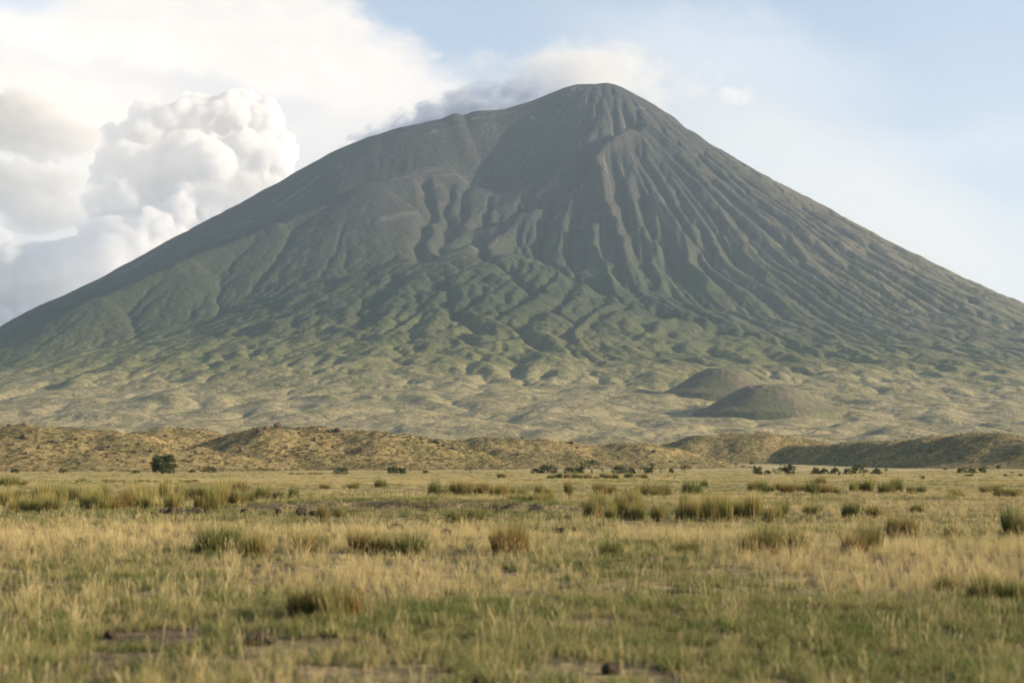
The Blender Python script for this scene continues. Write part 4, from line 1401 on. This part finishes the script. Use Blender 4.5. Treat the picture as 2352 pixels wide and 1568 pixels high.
big = [(330, 330, 70, 0), (400, 290, 62, 10), (470, 285, 66, 0), (540, 275, 62, 20), (600, 290, 55, 40), (290, 360, 62, -10), (360, 400, 90, -20), (460, 390, 100, -30),
       (560, 380, 92, 0), (610, 350, 60, 30), (270, 420, 62, 0), (310, 480, 90, -30), (420, 490, 100, -30), (540, 470, 100, 0), (620, 430, 60, 30), (260, 520, 70, 0),
       (640, 380, 40, 50), (250, 310, 22, 0), (345, 262, 34, 10), (440, 246, 26, 20), (565, 232, 26, 30), (520, 240, 22, 20), (612, 250, 24, 40), (350, 580, 110, 0), (480, 590, 110, 0)]
cloud(big, 18500, 'tall heaped white cloud with a cauliflower top and sunlit right side', 17.0, 5)
low = [(235, 560, 62, 0), (300, 540, 52, -20), (365, 520, 44, -10), (400, 545, 40, 0), (190, 610, 70, 0), (280, 610, 90, -10), (110, 620, 70, 20), (40, 640, 90, 20), (350, 590, 60, 0), (-40, 600, 90, 20), (20, 710, 70, 10), (-70, 700, 90, 10), (100, 690, 60, 10)]
cloud(low, 17000, 'low rounded cloud bank in front of the tall heaped cloud, beside the left slope', 16.0, 6)
# ------------------------------------------------------------------ thin cloud over the summit
def mist(px, py, rx, ry, rot, Y, dens, label, seed, scale=1.0, thr=0.0, deep=1.5, alb=0.93, soft=0.42):
    V0, F0 = ico(4)
    c = at(px, py, Y); u = Y / FPX
    m, g = material('thin_cloud')
    p = g.coord('Object')
    x_, y_, z_ = g.xyz(p)
    q = (x_ * x_ + y_ * y_ + z_ * z_).sqrt()
    n_a = g.noise(g.vec(x_ * rx / ry * 0.6, y_, z_ * 0.9), 1.6 * scale, 5.0, 0.62, w=seed * 1.7)
    den = (n_a - 0.5) * 2.6 + 0.62 - thr - q * 0.95
    pv = g.new('ShaderNodeVolumePrincipled')
    pv.inputs['Color'].default_value = (alb, alb, alb, 1) if alb > 0.6 else (0.60, 0.64, 0.74, 1)
    pv.inputs['Anisotropy'].default_value = 0.0
    g.put(den.ss(0.0, soft) * dens, pv.inputs['Density'])
    mo = g.new('ShaderNodeOutputMaterial'); g.nt.links.new(pv.outputs[0], mo.inputs['Volume'])
    me = raw_mesh('cloud', V0, F0, [m])
    o = link('cloud', me, loc=c)
    o.scale = (rx * u, ry * u * deep, ry * u)
    o.rotation_euler = (0, -R(rot), 0)
    tag(o, label, 'cloud')
    return o


mist(1335, 190, 340, 132, -3, 13000, 0.0021, 'soft pale cloud cap resting over the flat summit', 1, 0.8, -0.12, 1.5, 0.76)
mist(1080, 258, 330, 66, 17, 12600, 0.0100, 'thin grey cloud trailing down behind the left summit ridge', 2, 1.3, -0.18, 1.0, 0.55, 0.28)  # grey albedo paints in the shadow of the cap cloud
mist(60, 450, 230, 92, -8, 14600, 0.0090, 'grey ragged cloud at the left edge, lower one of two', 5, 0.9, -0.14, 1.2, 0.66, 0.3)
mist(40, 285, 240, 88, -14, 14800, 0.0090, 'grey ragged cloud at the left edge, upper one of two', 6, 0.9, -0.14, 1.2, 0.64, 0.3)
mist(545, 442, 130, 56, 4, 14600, 0.0070, 'small grey cloud before the tall heaped cloud, touching the left slope', 7, 0.9, -0.14, 1.2, 0.70, 0.3)
mist(1683, 221, 62, 33, 0, 12900, 0.0028, 'tiny lone cloud puff right of the summit', 3, 0.7, -0.1, 1.5, 0.85)
mist(230, 430, 1050, 520, 0, 13600, 0.00055, 'thin pale veil of haze added before the heaped clouds on the left', 4, 0.5, -0.25, 0.9, 0.93, 0.9)  # second haze volume, added to soften light and shade on the clouds

# ------------------------------------------------------------------ the air
hb = [(-9000, -1650, -8), (9000, 11600, 1960)]
V = [(hb[i][0], hb[j][1], hb[k][2]) for i in (0, 1) for j in (0, 1) for k in (0, 1)]
F = [(0, 1, 3, 2), (4, 6, 7, 5), (0, 4, 5, 1), (2, 3, 7, 6), (0, 2, 6, 4), (1, 5, 7, 3)]
me = raw_mesh('haze', V, F, smooth=False)
m, g = material('haze_air')
pv = g.new('ShaderNodeVolumePrincipled')
pv.inputs['Color'].default_value = (0.60, 0.79, 1.0, 1)
pv.inputs['Density'].default_value = 2.6e-5
pv.inputs['Anisotropy'].default_value = 0.2
mo = g.new('ShaderNodeOutputMaterial'); g.nt.links.new(pv.outputs[0], mo.inputs['Volume'])
me.materials.append(m)
tag(link('haze', me), kind='stuff')
